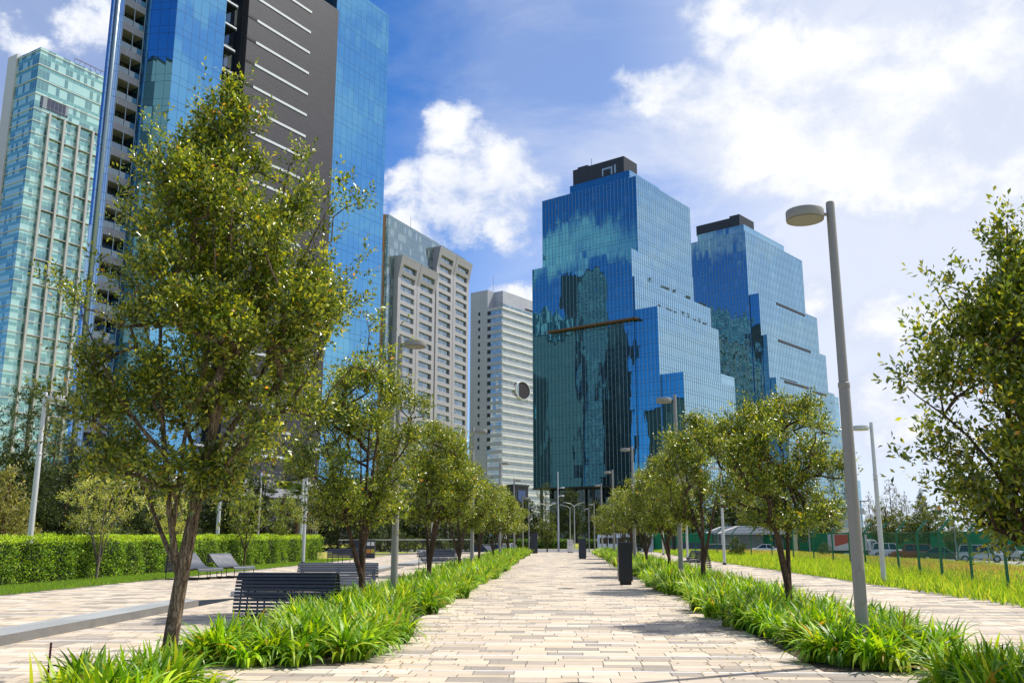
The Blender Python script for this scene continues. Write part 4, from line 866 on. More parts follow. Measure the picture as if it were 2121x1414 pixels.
# ------------------------------------------------------------------ buildings
def bld(name, x, y, azd, label, z=-1.15):
    a = radians(azd); return empty(name, (x, y, z), math.atan2(cos(a), sin(a)), label, 'building')
def setoff(uvm): pass
M_roof = plain('roof_slab', (.25, .25, .25), .9)
M_mull = plain('mullion', (.30, .38, .44), .4, .6, .1, 2)
M_dkmet = plain('dark_metal', (.024, .028, .036), .5, .3, .15, .3)
M_whitem = panelled('white_cladding', (.52, .54, .60), 1.8, 1.2, .05, .35, .5, 0, .08)
Z0 = 1.15   # foundations lie below path level; heights here are measured from path level

def gbox(b, x0, y0, z0, x1, y1, z1, top=1, side=0):
    n = len(b.mi); b.box(x0, y0, z0, x1, y1, z1, 0, top)
    if side: b.mi[n] = side; b.mi[n + 3] = side
def fins(name, parent, mat, runs, step, w, d):
    """vertical fins: runs = [('x', y, x0, x1, z0, z1)] on faces looking to -y, ('y', x, y0, y1, z0, z1) on faces looking to -x"""
    b = MB()
    for r in runs:
        k, c, a0, a1, z0, z1 = r; n = int(round((a1 - a0) / step))
        for i in range(n + 1):
            a = a0 + (a1 - a0) * i / n
            if k == 'x': b.box(a - w / 2, c - d, z0, a + w / 2, c, z1, skip='')
            else: b.box(c - d, a - w / 2, z0, c, a + w / 2, z1)
    return b.build(name, mat, parent)

# --- centre: stepped blue glass tower
C_front = curtain_glass('blue_glass', 1.5, 4.3, (.09, .33, .45), (.012, .035, .07), .80, .09, (.02, .03, .045), .0035, .045, .28, (.02, .05, .09), .05, (.10, .18, .25), wscale=.22, vs=.22)  # front tint darkened: the deep sky it mirrors is put into the colour
C_side = curtain_glass('lit_side_glass', 1.5, 4.3, (.48, .72, .80), (.06, .13, .16), .80, .11, (.04, .07, .10), .010, .05, .28, (.07, .13, .17), .08, (.2, .28, .32), wscale=.16)  # paler copy for the sides: brighter mirrored sky put into the tint
C_low = curtain_glass('dark_lobby_glass', 3.0, 5.0, (.20, .30, .38), (.01, .018, .024), .6, .12, (.03, .035, .04), .01, .03)
c = bld('glass_tower', 25.04, 300, 34.9, 'stepped blue glass tower with black plant rooms on top, at the end of the path'); zb = lambda z: z + Z0
def blocks(root, mats, lst, nm='glass_block', side=None):
    side = side or C_side
    for q in lst:
        b = MB(); gbox(b, *q[:2], zb(q[2]), q[3], q[4], zb(q[5]), 1, 2); b.build(nm, [mats, M_roof, side], root)
blocks(c, C_front, [(0, -.9, 17.5, 46.0, 41.3, 97.4), (5.2, -.6, 97.5, 46.1, 40.3, 125.6), (.5, -9.87, -1, 47, -1.0, 75.8), (1.1, -18.1, -1, 39.3, -9.9, 52.8), (.35, -1.6, 40, 58.6, 30, 87.6), (47.1, -8.5, -1, 62, 25, 60)])
blocks(c, C_front, [(8.0, 3.6, 125.7, 30, 29.5, 129.8)], 'setback_storey')
b = MB(); b.box(5.0, 2.0, 0, 44, 38, zb(17.4)); b.build('lobby', C_low, c)
b = MB(); b.box(-.3, -.9, zb(16.9), 46, 41.6, zb(17.48)); b.build('soffit', M_dkmet, c)
for k in range(6): b = MB(); b.lathe([(.5, 0), (.5, zb(17))], 12, (1.6, 3 + k * 7.2, 0)); b.build('column', M_dkmet, c)
M_plant = plain('plant_room', (.026, .031, .042), .55, .2, .2, .2)
b = MB(); b.box(11.0, 7.6, zb(125.7), 20.6, 30, zb(137.3)); b.box(12, 24, zb(137.3), 19, 28.5, zb(138.4)); b.build('plant_room', M_plant, c)
for (y0, y1, z0, z1) in ((12.5, 13.2, 131.5, 134.6), (13.3, 16.4, 133.9, 134.6), (16.4, 17.0, 131.6, 134.6), (11.0, 11.7, 131.6, 134.9)): b = MB(); b.box(10.93, y0, zb(z0), 11.0, y1, zb(z1)); b.build('pale_reveal', M_mull, c)
b = MB()
for k in range(7): b.box(20.8 + k * 1.6, 6.0, zb(125.8), 21.9 + k * 1.6, 12, zb(130.6))
b.box(20.7, 5.6, zb(130.65), 32, 12.4, zb(131.1)); b.build('louvre_rack', M_plant, c)
b = MB(); b.tube([(18, 26, zb(137)), (18, 26, zb(143.5))], .12, 6); b.build('antenna', M_mull, c)
fins('fin', c, M_mull, [('y', 0, -.9, 41.3, zb(17.6), zb(97.6)), ('x', -.9, 0, 46, zb(75.9), zb(97.6)), ('y', 5.2, -.6, 40.3, zb(97.6), zb(125.9)), ('x', -.6, 5.2, 46.1, zb(97.6), zb(125.9)), ('x', -1.6, .35, 58.6, zb(75.9), zb(87.8)),
                       ('y', .5, -9.87, -1, 0, zb(76)), ('x', -9.87, .5, 47, zb(53), zb(76)), ('y', 1.1, -18.1, -9.9, 0, zb(53)), ('x', -18.1, 1.1, 39.3, 0, zb(53))], 1.5, .09, .07)
rust = plain('rust_ledge', (.15, .085, .065), .8, 0, .4, .6)
b = MB(); b.box(-2.0, -2.6, zb(72.2), -.02, 33.6, zb(72.7)); b.box(-2.0, -2.9, zb(72.1), 3.0, -1.7, zb(72.6)); b.build('ledge', rust, c)
b = MB()
for k in range(16): b.bar((-1.9, k * 2.2, zb(71.7)), (-.05, k * 2.2 + .6, zb(70.6)), .15)
b.build('ledge_struts', rust, c)
def roof_plants(root, pts, seed, s=1.0):
    rng = np.random.default_rng(seed)
    for (x, y, z, h) in pts:
        n = 40; P = np.array([x, y, z]) + rng.normal(0, .3 * s, (n, 3)) * [1, .6, 0] + np.stack([0 * rng.random(n), 0 * rng.random(n), rng.random(n) * h], 1); V, F, cc = leaf_mesh(P, rng.normal(0, 1, (n, 3)) + [0, 0, .6], rng.normal(0, 1, (n, 3)), np.full(n, .5 * s), np.full(n, .22 * s), pick(rng, n, OAK * .45, (4, 4, 1, .2, .01)))
        np_mesh('terrace_plant', V, F, M_leaf_far, root, cc)
roof_plants(c, [(x, -1.15, zb(87.7), h * .6) for x, h in ((12, 3.0), (21, 1.2), (23, 1.8), (25, 2.0), (30, 2.3), (40, 1.8), (41.5, 2.2), (50, 1.2), (52, 1.6), (53.5, 1.4), (55, 1.0))] + [(x, -9.2, zb(75.9), h * .6) for x, h in ((9, 1.5), (11, 1.2), (14, 1), (20, 3.2), (24, 3.4), (29, 1.2), (33, 3.0), (36, 1.4), (38, 1.6), (-.0 + 3, 1.2))], 4)

# --- right: second stepped glass tower
F_mat = curtain_glass('pale_blue_glass', 1.6, 4.3, (.15, .32, .43), (.012, .03, .05), .80, .08, (.03, .04, .055), .004, .04, .28, (.05, .09, .12), .06, (.18, .25, .3), wscale=.2, vs=.22)
f = bld('glass_tower', 86.26, 400, 38, 'farther stepped glass tower with staircase outline on its right side, behind the tall street lamp')
blocks(f, F_mat, [(0, 0, -1, 62, 28.4, 137.2), (.6, -4.67, -1, 64.3, -.1, 107), (1.0, -7.2, -1, 65.6, -4.8, 87.8), (1.5, -9.9, -1, 66.0, -7.3, 68.5), (2.0, -13.6, -1, 66.5, -10.0, 50), (64.4, -4.5, -1, 72, 20, 88), (66.2, -7, -1, 79, 14, 68.5), (66.8, -10, -1, 86, 10, 50), (79.1, -9, -1, 94, 8, 28)])
blocks(f, F_mat, [(3, 2, 137.3, 46, 26, 141.5)], 'setback_storey')
b = MB(); b.box(4, 9, zb(141.6), 20, 27, zb(146.4)); b.box(3.2, 4, zb(141.6), 18, 9, zb(147)); b.build('plant_room', M_plant, f)
fins('fin', f, M_mull, [('y', 0, 0, 28.4, zb(60), zb(137.5)), ('x', 0, 0, 62, zb(107.1), zb(137.5)), ('x', -4.67, .6, 64.3, zb(87.9), zb(107.2)), ('x', -7.2, 1, 65.6, zb(68.6), zb(88)), ('x', -9.9, 1.5, 66, zb(50), zb(68.7)), ('x', -13.6, 2, 66.5, 0, zb(50.2))], 1.6, .10, .07)
for (y, x0, x1, z) in ((-4.67, 18, 50, 107.2 - 1.3), (-7.2, 12, 30, 87.8 - 18.0), (-7.2, 12, 48, 87.2), (-9.9, 10, 36, 67.9), (-9.9, 40, 56, 66.9), (-13.6, 8, 40, 49.3)):
    b = MB(); b.box(x0, y - .08, zb(z) - .9, x1, y + .3, zb(z) + .3); b.build('terrace_slot', M_black, f)

# --- left: dark blue glass tower with grey louvred panel and balconies
B_mat = curtain_glass('deep_blue_glass', 1.45, 3.93, (.18, .48, .73), (.008, .04, .11), .84, .05, (.015, .03, .06), .006, .035, .30, (.015, .05, .12), .0, wscale=.05)
B_side = B_mat
t = bld('glass_tower', -56.36, 120, 28.9, 'tall deep blue glass tower with grey louvred panel and balconies, cut by the photo top', 0)
zz = lambda z: z
TOP = 103
def poly_block(b, pts, z0, z1):            # an upright block over any outline, walls measured along their run
    u = 0.0; n = len(pts)
    for i in range(n):
        a_, b_ = pts[i], pts[(i + 1) % n]; L_ = math.dist(a_, b_); b.face([(*a_, z0), (*b_, z0), (*b_, z1), (*a_, z1)], [(u, z0), (u + L_, z0), (u + L_, z1), (u, z1)], 0); u += L_
    b.face([(*p_, z1) for p_ in pts], None, 1)
gb = MB(); poly_block(gb, [(0, 0), (9, 0), (9, 9.9), (-1.9, 9.9), (-2.1, 4.3)], 9.8, TOP + 8); gb.build('glass_block', [B_mat, M_roof], t)
gb = MB(); gbox(gb, 33.8, 0, 9.8, 48.7, 9.9, TOP); gb.build('glass_block', [B_mat, M_roof], t)
gb = MB(); gbox(gb, 9.0, 3.0, 9.8, 33.8, 9.8, TOP + 6); gb.build('core', [M_dkmet, M_roof], t)
grey = panelled('grey_louvres', (.044, .043, .058), 1.42, .60, .10, .5, .6, .1, .16, .37)
gb = MB(); gb.box(13.0, -.55, 9.8, 33.78, 3.0, 96.0); gb.build('louvred_panel', grey, t)
gb = MB(); gb.box(12.6, .4, 9.8, 12.98, 3.0, 96.4); gb.build('panel_edge', M_dkmet, t)
M_strip = plain('pale_strip', (.62, .66, .72), .5, 0, .06, 1)
n = 0
for k in range(24):
    z = 92.0 - 3.93 * k - .0
    if z < 11: break
    sb = MB(); sb.box(14.9, -.62, z - .21, 27.0, -.55, z + .21); sb.build('pale_strip', M_strip, t)
    nb = MB(); nb.box(12.9, -.60, z - .20, 14.9, -.5, z + .2); nb.build('dark_notch', M_black, t)
# the recessed slot with its little balconies
slotg = curtain_glass('slot_glass', 1.5, 3.93, (.12, .20, .32), (.01, .015, .025), .55, .06, (.02, .02, .025), .01, .02, wscale=.2)
gb = MB(); gb.box(9.02, 1.6, 9.8, 12.58, 2.98, TOP + 6); gb.build('slot_wall', slotg, t)
for k in range(24):
    z = 9.9 + 3.93 * k; sb = MB(); sb.box(9.03, .1, z, 11.4, 1.58, z + .22); sb.build('slot_floor', M_dkmet, t); sb = MB(); sb.box(9.03, .02, z + .23, 11.3, .08, z + .5); sb.build('slot_rail', M_strip, t)
# balcony wing behind the left return
bx0, bx1, by = -5.66, -2.12, 4.4; WG = curtain_glass('wing_glass', 1.2, 3.93, (.28, .46, .70), (.01, .03, .08), .8, .06, (.02, .03, .05), .01, .06, .3, (.02, .05, .1), .0, wscale=.25)
gb = MB(); gb.box(-7.4, by, 9.8, bx0 - .02, 5.0, TOP + 8); gb.build('corner_strip', WG, t)
gb = MB(); gb.lathe([(.28, 9.8), (.28, TOP + 8)], 14, (-6.75, by - .15, 0)); gb.build('corner_column', M_mull, t, smooth=True)
gb = MB(); gb.box(bx0, by + 2.1, 9.8, bx1, by + 3.0, TOP + 8); gb.build('balcony_back', curtain_glass('balcony_glass', 1.25, 3.93, (.10, .14, .18), (.012, .013, .014), .4, .10, (.05, .05, .05), .02, .03, .9, (.02, .02, .02), .25, (.05, .045, .03)), t)
M_parap = panelled('parapet_panel', (.25, .26, .31), .62, 1.4, .035, .5, .45, .2, .12)
M_bglass, T_, out_ = new_mat('balcony_rail_glass'); tr_ = T_.new('ShaderNodeBsdfTransparent'); tr_.inputs[0].default_value = (.55, .66, .64, 1); g_ = T_.new('ShaderNodeBsdfGlossy'); g_.inputs['Roughness'].default_value = .03; g_.inputs['Color'].default_value = (.7, .8, .85, 1)
mx_ = T_.new('ShaderNodeMixShader'); mx_.inputs[0].default_value = .22; T_.l.new(tr_.outputs[0], mx_.inputs[1]); T_.l.new(g_.outputs[0], mx_.inputs[2]); T_.l.new(mx_.outputs[0], out_.inputs['Surface'])
for k in range(23):
    z = 12.0 + 3.93 * k - .25
    g = MB(); g.box(bx0, by - .02, z - .75, bx1 + .01, by + 2.08, z + .35); p = g.build('balcony_parapet', M_parap, t)
    g = MB(); g.box(bx0 + .05, by + .04, z + .36, bx1 - .05, by + .07, z + 1.25); p2 = g.build('balcony_rail', M_bglass, t)
g = MB()
for x in (bx0 + .02, (bx0 + bx1) / 2, bx1 - .04): g.box(x - .04, by - .06, 9.8, x + .04, by + .02, TOP + 8)
g.build('balcony_posts', M_mull, t)
rng = np.random.default_rng(77)
for k in range(10, 23):
    z = 12.0 + 3.93 * k - .25; n = 60; P = np.array([bx0 + .9, by + .6, z + .4]) + rng.random((n, 3)) * [.9, .3, 1.5]; V, F, cc = leaf_mesh(P, rng.normal(0, 1, (n, 3)) + [0, 0, .6], rng.normal(0, 1, (n, 3)), np.full(n, .35), np.full(n, .12), pick(rng, n, OAK * .7, (4, 4, 1, .2, .01))); np_mesh('balcony_plant', V, F, M_leaf_far, t, cc)
# its podium: a grey wall over a pale band
gb = MB(); gb.box(-8, -1.2, 9.0, 60, 31, 9.78); gb.box(-8, -1.2, 7.2, 70, 31, 8.99); gb.build('podium_band', plain('pale_wall', (.42, .42, .45), .8, 0, .08, .3), t)
gb = MB(); gb.box(-7.5, .3, 0, 69, 30, 7.19); gb.build('podium_wall', plain('grey_wall', (.20, .20, .215), .8, 0, .1, .3), t)
gb = MB(); gb.box(27, -1.9, 11.9, 30.6, -1.25, 12.6); gb.box(27, -1.25, 11.9, 30.6, -.6, 12.6); gb.build('pale_ledge', M_strip, t)

# --- far left: green glass tower
A_mat = curtain_glass('green_glass', 1.35, 4.2, (.52, .82, .77), (.03, .13, .115), .38, .07, (.50, .60, .58), .006, .03, .30, (.07, .28, .235), .60, (.46, .72, .65), wscale=.2)
a = bld('glass_tower', -172.49, 270, 28.5, 'green glass apartment tower with white slab edges at the far left')
b = MB(); gbox(b, 0, 0, 0, 78, 13.2, zb(162)); b.build('glass_block', [A_mat, M_roof], a)
b = MB(); b.box(-.5, 13.2, 0, 60, 18.7, zb(163.2)); b.build('white_end_wall', plain('white_render', (.62, .62, .62), .85, 0, .05, .1), a)
M_slab = plain('white_slab', (.60, .66, .65), .6, 0, .05, .3)
zs = [161.2, 155.9, 150.8, 145.4, 140.0] + [140.0 - 4.2 * k for k in range(1, 33)]
for z in zs:
    b = MB(); b.box(-.22, -.22, zb(z) - .22, 78, 13.1, zb(z) + .06); b.build('floor_edge', M_slab, a)
b = MB()
for k in range(14):
    x = 5.27 + k * 5.33; b.box(x - .38, -1.1, 0, x + .38, -.23, zb(139.8))
b.build('frame_columns', plain('pale_frame', (.46, .47, .46), .7, 0, .06, .2), a)
b = MB()
for k in range(16): b.box(5.0, -.95, zb(139.6 - 8.4 * k) - .18, 78, -.3, zb(139.6 - 8.4 * k) + .10)
b.build('frame_beams', plain('beam_grey', (.33, .33, .31), .7, 0, .1, .2), a)
b = MB(); b.box(2.0, -.25, zb(141.0), 11.8, -.02, zb(144.9)); b.build('dark_opening', curtain_glass('dark_panes', 1.35, 4.2, (.2, .2, .25), (.01, .01, .015), .5, .1, (.2, .3, .3)), a)
b = MB(); b.bar((12, -.3, zb(163.4)), (60, -.3, zb(163.4)), .18)
for k in range(24): b.bar((12 + 2 * k, -.3, zb(162)), (12 + 2 * k, -.3, zb(163.4)), .1)
b.build('roof_rail', rust, a)

# --- grey precast tower
D_gl = curtain_glass('grey_green_glass', 1.6, 4.3, (.50, .64, .66), (.07, .11, .12), .42, .20, (.10, .14, .15), .012, .04, .30, (.13, .19, .19), .35, (.28, .34, .34), wscale=.3)
d = bld('office_tower', -69.3, 360, 21.6, 'grey concrete tower with rows of ribbon windows and glazed top, left of the centre')
b = MB(); gbox(b, 0, 1.2, 0, 70.2, 20, zb(133.6)); b.build('glass_core', [D_gl, M_roof], d)
b = MB(); b.box(-.3, 2.6, 0, 12, 9, zb(133.8)); b.build('orange_panel', panelled('orange_cladding', (.40, .19, .06), 2, 4.3, .12, .3), d)
b = MB(); b.box(-.8, 3.0, 0, 11, 12, zb(117.5)); b.build('side_wall', panelled('precast_plain', (.36, .36, .365), 9, 8.6, .12, .3), d)
M_pre = panelled('precast', (.40, .40, .43), 15.6, 4.3, .10, .35, .8, 0, .04)
M_win = curtain_glass('office_window', 1.55, 3.0, (.50, .62, .68), (.10, .14, .16), .38, .10, (.25, .27, .28), .015, .03, 0, None, .45, (.42, .46, .45), wscale=.4)
cols = [(5.5, 21.1, 116.9), (21.4, 37.1, 116.9), (38.3, 54.2, 130.4), (54.5, 70.3, 130.4)]
wins = 0
for (x0, x1, zt) in cols:
    w = MB(); wa, wb = x0 + 2.3, x1 - 2.3; fl = 4.3; rows = []
    z = zt - 3.4; first_row = True
    lean = lambda zc: max(0.0, (zc - (zt - 9.5)) / 9.5) * 2.0
    k = 0; zz_ = zt - 2.2
    # piers
    def P(x, zc, dy=0): return (x, -.9 - lean(zc) + dy, zb(zc))
    levels = [zt - 9.5, zt]
    for (xa, xb) in ((x0, wa), (wb, x1)):
        for (za, zc) in ((-1.1, zt - 9.5), (zt - 9.5, zt)):
            A0 = [P(xa, za), P(xb, za), P(xb, zc), P(xa, zc)]; w.face(A0, [(xa, za), (xb, za), (xb, zc), (xa, zc)])
            w.face([P(xa, za), P(xa, zc), (xa, 1.2, zb(zc)), (xa, 1.2, zb(za))], [(0, za), (0, zc), (2, zc), (2, za)]); w.face([P(xb, za), (xb, 1.2, zb(za)), (xb, 1.2, zb(zc)), P(xb, zc)], [(0, za), (2, za), (2, zc), (0, zc)])
    zt_ = zt; spans = []
    zwin = zt - 3.4
    while zwin > 0: spans.append((zwin - 2.55, zwin)); zwin -= 4.3
    edges = [zt] + [e for s in spans for e in (s[1], s[0])] + [-1.1]
    for i in range(0, len(edges) - 1, 2):
        za, zc = edges[i + 1], edges[i]
        w.face([P(wa, za), P(wb, za), P(wb, zc), P(wa, zc)], [(wa, za), (wb, za), (wb, zc), (wa, zc)])
        w.face([P(wa, za), (wa, 1.2, zb(za)), (wb, 1.2, zb(za)), P(wb, za)], None); w.face([P(wa, zc), P(wb, zc), (wb, 1.2, zb(zc)), (wa, 1.2, zb(zc))], None)
    w.face([P(x0, zt), P(x1, zt), (x1, 1.2, zb(zt)), (x0, 1.2, zb(zt))], None)
    w.build('precast_wall', M_pre, d)
    for (za, zc) in spans:
        if zc < 30: continue
        g = MB(); dy = -.05 - lean((za + zc) / 2) * .9; g.face([(wa, dy, zb(za)), (wb, dy, zb(za)), (wb, dy, zb(zc)), (wa, dy, zb(zc))], [(wa, za), (wb, za), (wb, zc), (wa, zc)]); g.face([(wa, dy + .1, zb(za)), (wa, dy + .1, zb(zc)), (wb, dy + .1, zb(zc)), (wb, dy + .1, zb(za))], None)
        g.build('window', M_win, d); wins += 1
for (x, h) in ((3, 9), (26, 8), (7, 3)): b = MB(); b.tube([(x, 6, zb(133.5)), (x, 6, zb(133.5 + h))], .10, 5); b.build('antenna', M_mull, d)
b = MB(); b.box(68, 1.4, zb(20), 70.4, 1.6, zb(128)); b.build('end_fin', M_pre, d)
b = MB()
for k in range(26): b.box(70.21, 2, zb(20 + 4.3 * k), 71.0, 19, zb(20.5 + 4.3 * k))
b.build('side_sills', M_pre, d)

# --- white tower with a round opening
e = bld('office_tower', -37.75, 480, 33, 'white louvred tower with a big round opening, between the grey tower and the blue tower')
b = MB(); b.box(0, 0, 0, 52, 11.8, zb(132.7)); b.build('wall', panelled('white_panels', (.44, .45, .50), 2.4, 2.1, .10, .35, .5, 0, .05), e)
M_lou = curtain_glass('ribbon_glass', 1.9, 4.3, (.6, .68, .70), (.25, .30, .29), .35, .1, (.2, .22, .22), .02, .02, 0, None, .4, (.42, .46, .42))
b = MB(); b.box(.2, -9.6, 0, 52, -.01, zb(121.8)); b.build('ribbon_glazing', [M_lou], e)
M_lv = plain('white_louvre', (.74, .76, .79), .5, 0, .05, .2)
lv = MB(); lw = MB()
zc = 120.6
while zc > 4:
    lv.box(-.1, -10.5, zb(zc), 52, -9.5, zb(zc) + 1.25); lv.box(-.1, -9.9, zb(zc) + 2.0, 52, -9.58, zb(zc) + 2.6)
    lw.box(-.1, -9.45, zb(zc) - .2, .19, -.02, zb(zc) + 1.6); zc -= 4.3
lv.build('louvres', M_lv, e); lw.build('spandrels', panelled('white_spandrel', (.46, .47, .52), 2.4, 2.1, .1, .3), e)
b = MB(); b.box(.3, -10.3, zb(122), 52, -9.9, zb(123.4)); b.build('parapet', D_gl, e)
for k in range(18):
    z = 118.8 - 4.3 * k; b = MB(); b.box(-.06, 5.0, zb(z), .0 - .005, 6.3, zb(z) + 1.9); b.build('window', M_black, e)
    b = MB(); b.box(-.09, -2.0, zb(z) - .5, -.005 - .1 + .0, -.25, zb(z) + 1.5); b.build('window', M_black, e)
hx, hz, hr = 18.3, 78.2, 5.1
b = MB(); N = 40
def ring(r, y): return [(hx + r * 1.34 * cos(2 * pi * i / N), y, zb(hz) + r * sin(2 * pi * i / N)) for i in range(N)]
R1, R2, R3, R4 = ring(hr, -11.0), ring(hr * .93, -11.0), ring(hr * .93, -9.0), ring(hr, -9.4)
for i in range(N):
    j = (i + 1) % N; b.face([R1[i], R1[j], R2[j], R2[i]]); b.face([R2[i], R2[j], R3[j], R3[i]]); b.face([R1[j], R1[i], R4[i], R4[j]])
b.build('round_frame', M_lv, e)
b = MB(); r = ring(hr * .935, -10.58); b.face(r); b.build('round_glass', curtain_glass('round_pane', 4, 4.3, (.5, .6, .62), (.2, .28, .27), .35, .15, (.5, .5, .5)), e)
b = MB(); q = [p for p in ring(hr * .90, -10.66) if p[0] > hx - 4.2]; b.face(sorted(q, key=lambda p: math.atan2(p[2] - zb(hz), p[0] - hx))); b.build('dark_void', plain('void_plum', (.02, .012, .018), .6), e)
b = MB(); b.box(22, -10.0, zb(124.2), 36, -9.6, zb(125.2)); b.build('roof_slot', M_black, e)
b = MB(); b.box(6, -6, zb(121.9), 52, -.02, zb(132.6)); b.build('top_screen', panelled('white_screen', (.50, .51, .56), 2.4, 2.1, .10, .4), e)
b = MB(); b.tube([(9, 3, zb(132)), (9, 3, zb(143))], .14, 5); b.build('antenna', M_mull, e)
roof_plants(e, [(2 + k * 1.3, -8.2, zb(122), 2.2) for k in range(3)], 9, 1.4)

# --- small dark block in front of the white tower, low buildings, and blocks seen only as reflections
def simple_block(x, y, azd, w, dp, h, mat, label, winmat=None, z=-1.15, name='building'):
    s = bld(name, x, y, azd, label, z); b = MB(); b.box(0, 0, 0, w, dp, h); b.build('wall', mat, s); b = MB(); b.box(-.2, -.2, h + .01, w + .2, dp + .2, h + .6); b.build('parapet', M_dkmet, s)
    if winmat: b = MB(); b.box(.6, -.08, 3.4, w - .6, -.01, h - .8); b.box(-.08, .6, 3.4, -.01, dp - .6, h - .8); b.build('glazing', winmat, s)
    return s
navy = curtain_glass('navy_glass', 3, 4, (.15, .2, .35), (.006, .01, .025), .5, .1, (.02, .02, .03), .01, .03)
p = atY(1068, 1060, 250); s = simple_block(p.x, 250, 33, 6.0, 3, 15.5, plain('navy_wall', (.012, .016, .03), .5), 'small dark navy block in front of the white tower', None)
b = MB(); b.box(1.0, -.12, 10, 4.5, -.02, 14.5); b.build('glazing', navy, s)
p = atY(640, 1060, 150)
wm = curtain_glass('dull_windows', 2.4, 3.6, (.4, .5, .55), (.04, .05, .055), .4, .3, (.3, .3, .3), .01, .03, .35, (.2, .2, .2), .2, (.3, .3, .3))
p = atY(1700, 1055, 330); simple_block(p.x, 330, 80, 14, 150, 11.5, plain('far_wall_grey', (.22, .22, .23), .8, 0, .1, .1), 'long low grey building on the horizon behind the car park trees', wm)
for i, (px, y, w) in enumerate([(1462, 150, 9), (1490, 140, 10), (1655, 190, 14)]):   # white roofs over the car park
    p = atY(px, 1100, y); s = empty('canopy', (p.x, y, -1.15), -.1, ['white pitched canopy roof left of the second tree of the right row', 'larger white pitched canopy roof beside its neighbour', 'white canopy roof behind the silver sedan'][i], 'canopy')
    b = MB(); h = 2.9; b.prism([(0, h), (w * .3, h + 1.1), (w * .8, h + 1.1), (w, h), (w, h - .15), (0, h - .15)], 0, 8); b.build('roof', plain('white_sheet_%s' % 'abc'[i], (.6, .58, .55), .6, 0, .1, .5), s)
    for (x, yy) in ((.3, .3), (w - .3, .3), (.3, 7.6), (w - .3, 7.6)): b = MB(); b.box(x - .08, yy - .08, 0, x + .08, yy + .08, h - .16); b.build('post', M_white_pole, s)
    b = MB(); b.box(.4, 3, .02, w - .4, 3.2, h - .2); b.build('back_wall', plain('cream_wall_%s' % 'abc'[i], (.4, .38, .33), .8), s)
beige = plain('beige_wall', (.30, .28, .26), .8, 0, .1, .1)
simple_block(-165, -45, 60, 60, 30, 140, beige, 'grey beige tower outside the photo on the left, seen only mirrored in glass', wm, name='mirrored_building')
simple_block(-190, 150, 80, 45, 40, 75, plain('brown_wall', (.16, .14, .13), .8, 0, .1, .1), 'brown block outside the photo beyond the left edge, seen only mirrored in glass', wm, name='mirrored_building')
simple_block(-230, 215, 60, 30, 40, 120, plain('grey_wall_far', (.2, .2, .21), .8, 0, .1, .1), 'grey tower outside the photo at far left, seen only mirrored in glass', wm, name='mirrored_building')

gtw = bld('mirrored_building', -250, 236, -61, 'green glass block outside the photo on the left, seen only mirrored in the blue tower'); b = MB(); gbox(b, 0, 0, 0, 30, 34, 146); b.build('glass_block', [curtain_glass('dark_green_glass', 2.2, 4.2, (.3, .5, .5), (.01, .06, .055), .25, .2, (.10, .2, .18), .01, .03, .3, (.02, .12, .1), .35, (.08, .2, .18)), M_roof], gtw)  # darker copy of the green tower, added for its reflection
b = MB()
for k in range(5): b.box(-.9, 1 + k * 7.6, 0, -.05, 2.5 + k * 7.6, 146); b.box(k * 6.6, 34.05, 0, k * 6.6 + 1.5, 34.9, 146)
b.build('frame_columns', M_lv, gtw)
rt_ = empty('mirrored_building', (-258, 180, -1.15), 0, 'round dark grey tower outside the photo on the left, seen only mirrored in glass', 'building'); b = MB(); b.lathe([(9.5, 0), (9.5, 128), (8.6, 136), (6, 140), (.1, 141)], 32); b.build('wall', plain('dark_round_wall', (.05, .055, .06), .7, 0, .2, .1), rt_, smooth=True)
b = MB()
for k in range(30): b.lathe([(9.65, 4 + k * 4.1), (9.65, 5.6 + k * 4.1)], 32)
b.build('window_bands', navy, rt_)
simple_block(-345, 225, 0, 22, 40, 182, plain('brown_grey_wall', (.10, .09, .085), .8, 0, .2, .05), 'tall brown grey block outside the photo, left, seen only mirrored in glass', wm, name='mirrored_building')
simple_block(-345, 150, 0, 22, 38, 205, plain('grey_brown_wall', (.075, .07, .07), .8, 0, .2, .05), 'taller dark block outside the photo on the left, seen only mirrored in glass', wm, name='mirrored_building')

# ------------------------------------------------------------------ vehicles
M_tyre = plain('tyre_rubber', (.012, .012, .012), .85); M_rim = plain('wheel_rim', (.35, .36, .37), .35, .7)
M_cglass, T_, out_ = new_mat('car_glass'); T_.l.new(pbr(T_, (.015, .02, .022, 1), .04, 0, .9).outputs[0], out_.inputs['Surface'])
M_lamp_w = plain('headlamp', (.6, .62, .62), .15); M_lamp_r = plain('tail_lamp', (.35, .01, .01), .2)
def paint(name, c, metal=.3):
    m, T, out = new_mat(name); b = pbr(T, c4(c), .32, metal, .5); b.inputs['Coat Weight'].default_value = .7; b.inputs['Coat Roughness'].default_value = .06; T.l.new(b.outputs[0], out.inputs['Surface']); return m
def loft(b, secs, mi=0):
    """secs: closed loops of equal length"""
    base = len(b.v); n = len(secs[0])
    for s in secs: b.v += [tuple(p) for p in s]
    for i in range(len(secs) - 1):
        for k in range(n):
            j = (k + 1) % n; a = base + i * n + k; c = base + i * n + j; b.f.append((a, c, c + n, a + n)); b.uv += [(0, 0)] * 4; b.mi.append(mi)
    b.f.append(tuple(base + k for k in range(n))[::-1]); b.uv += [(0, 0)] * n; b.mi.append(mi)
    e = base + (len(secs) - 1) * n; b.f.append(tuple(e + k for k in range(n))); b.uv += [(0, 0)] * n; b.mi.append(mi)
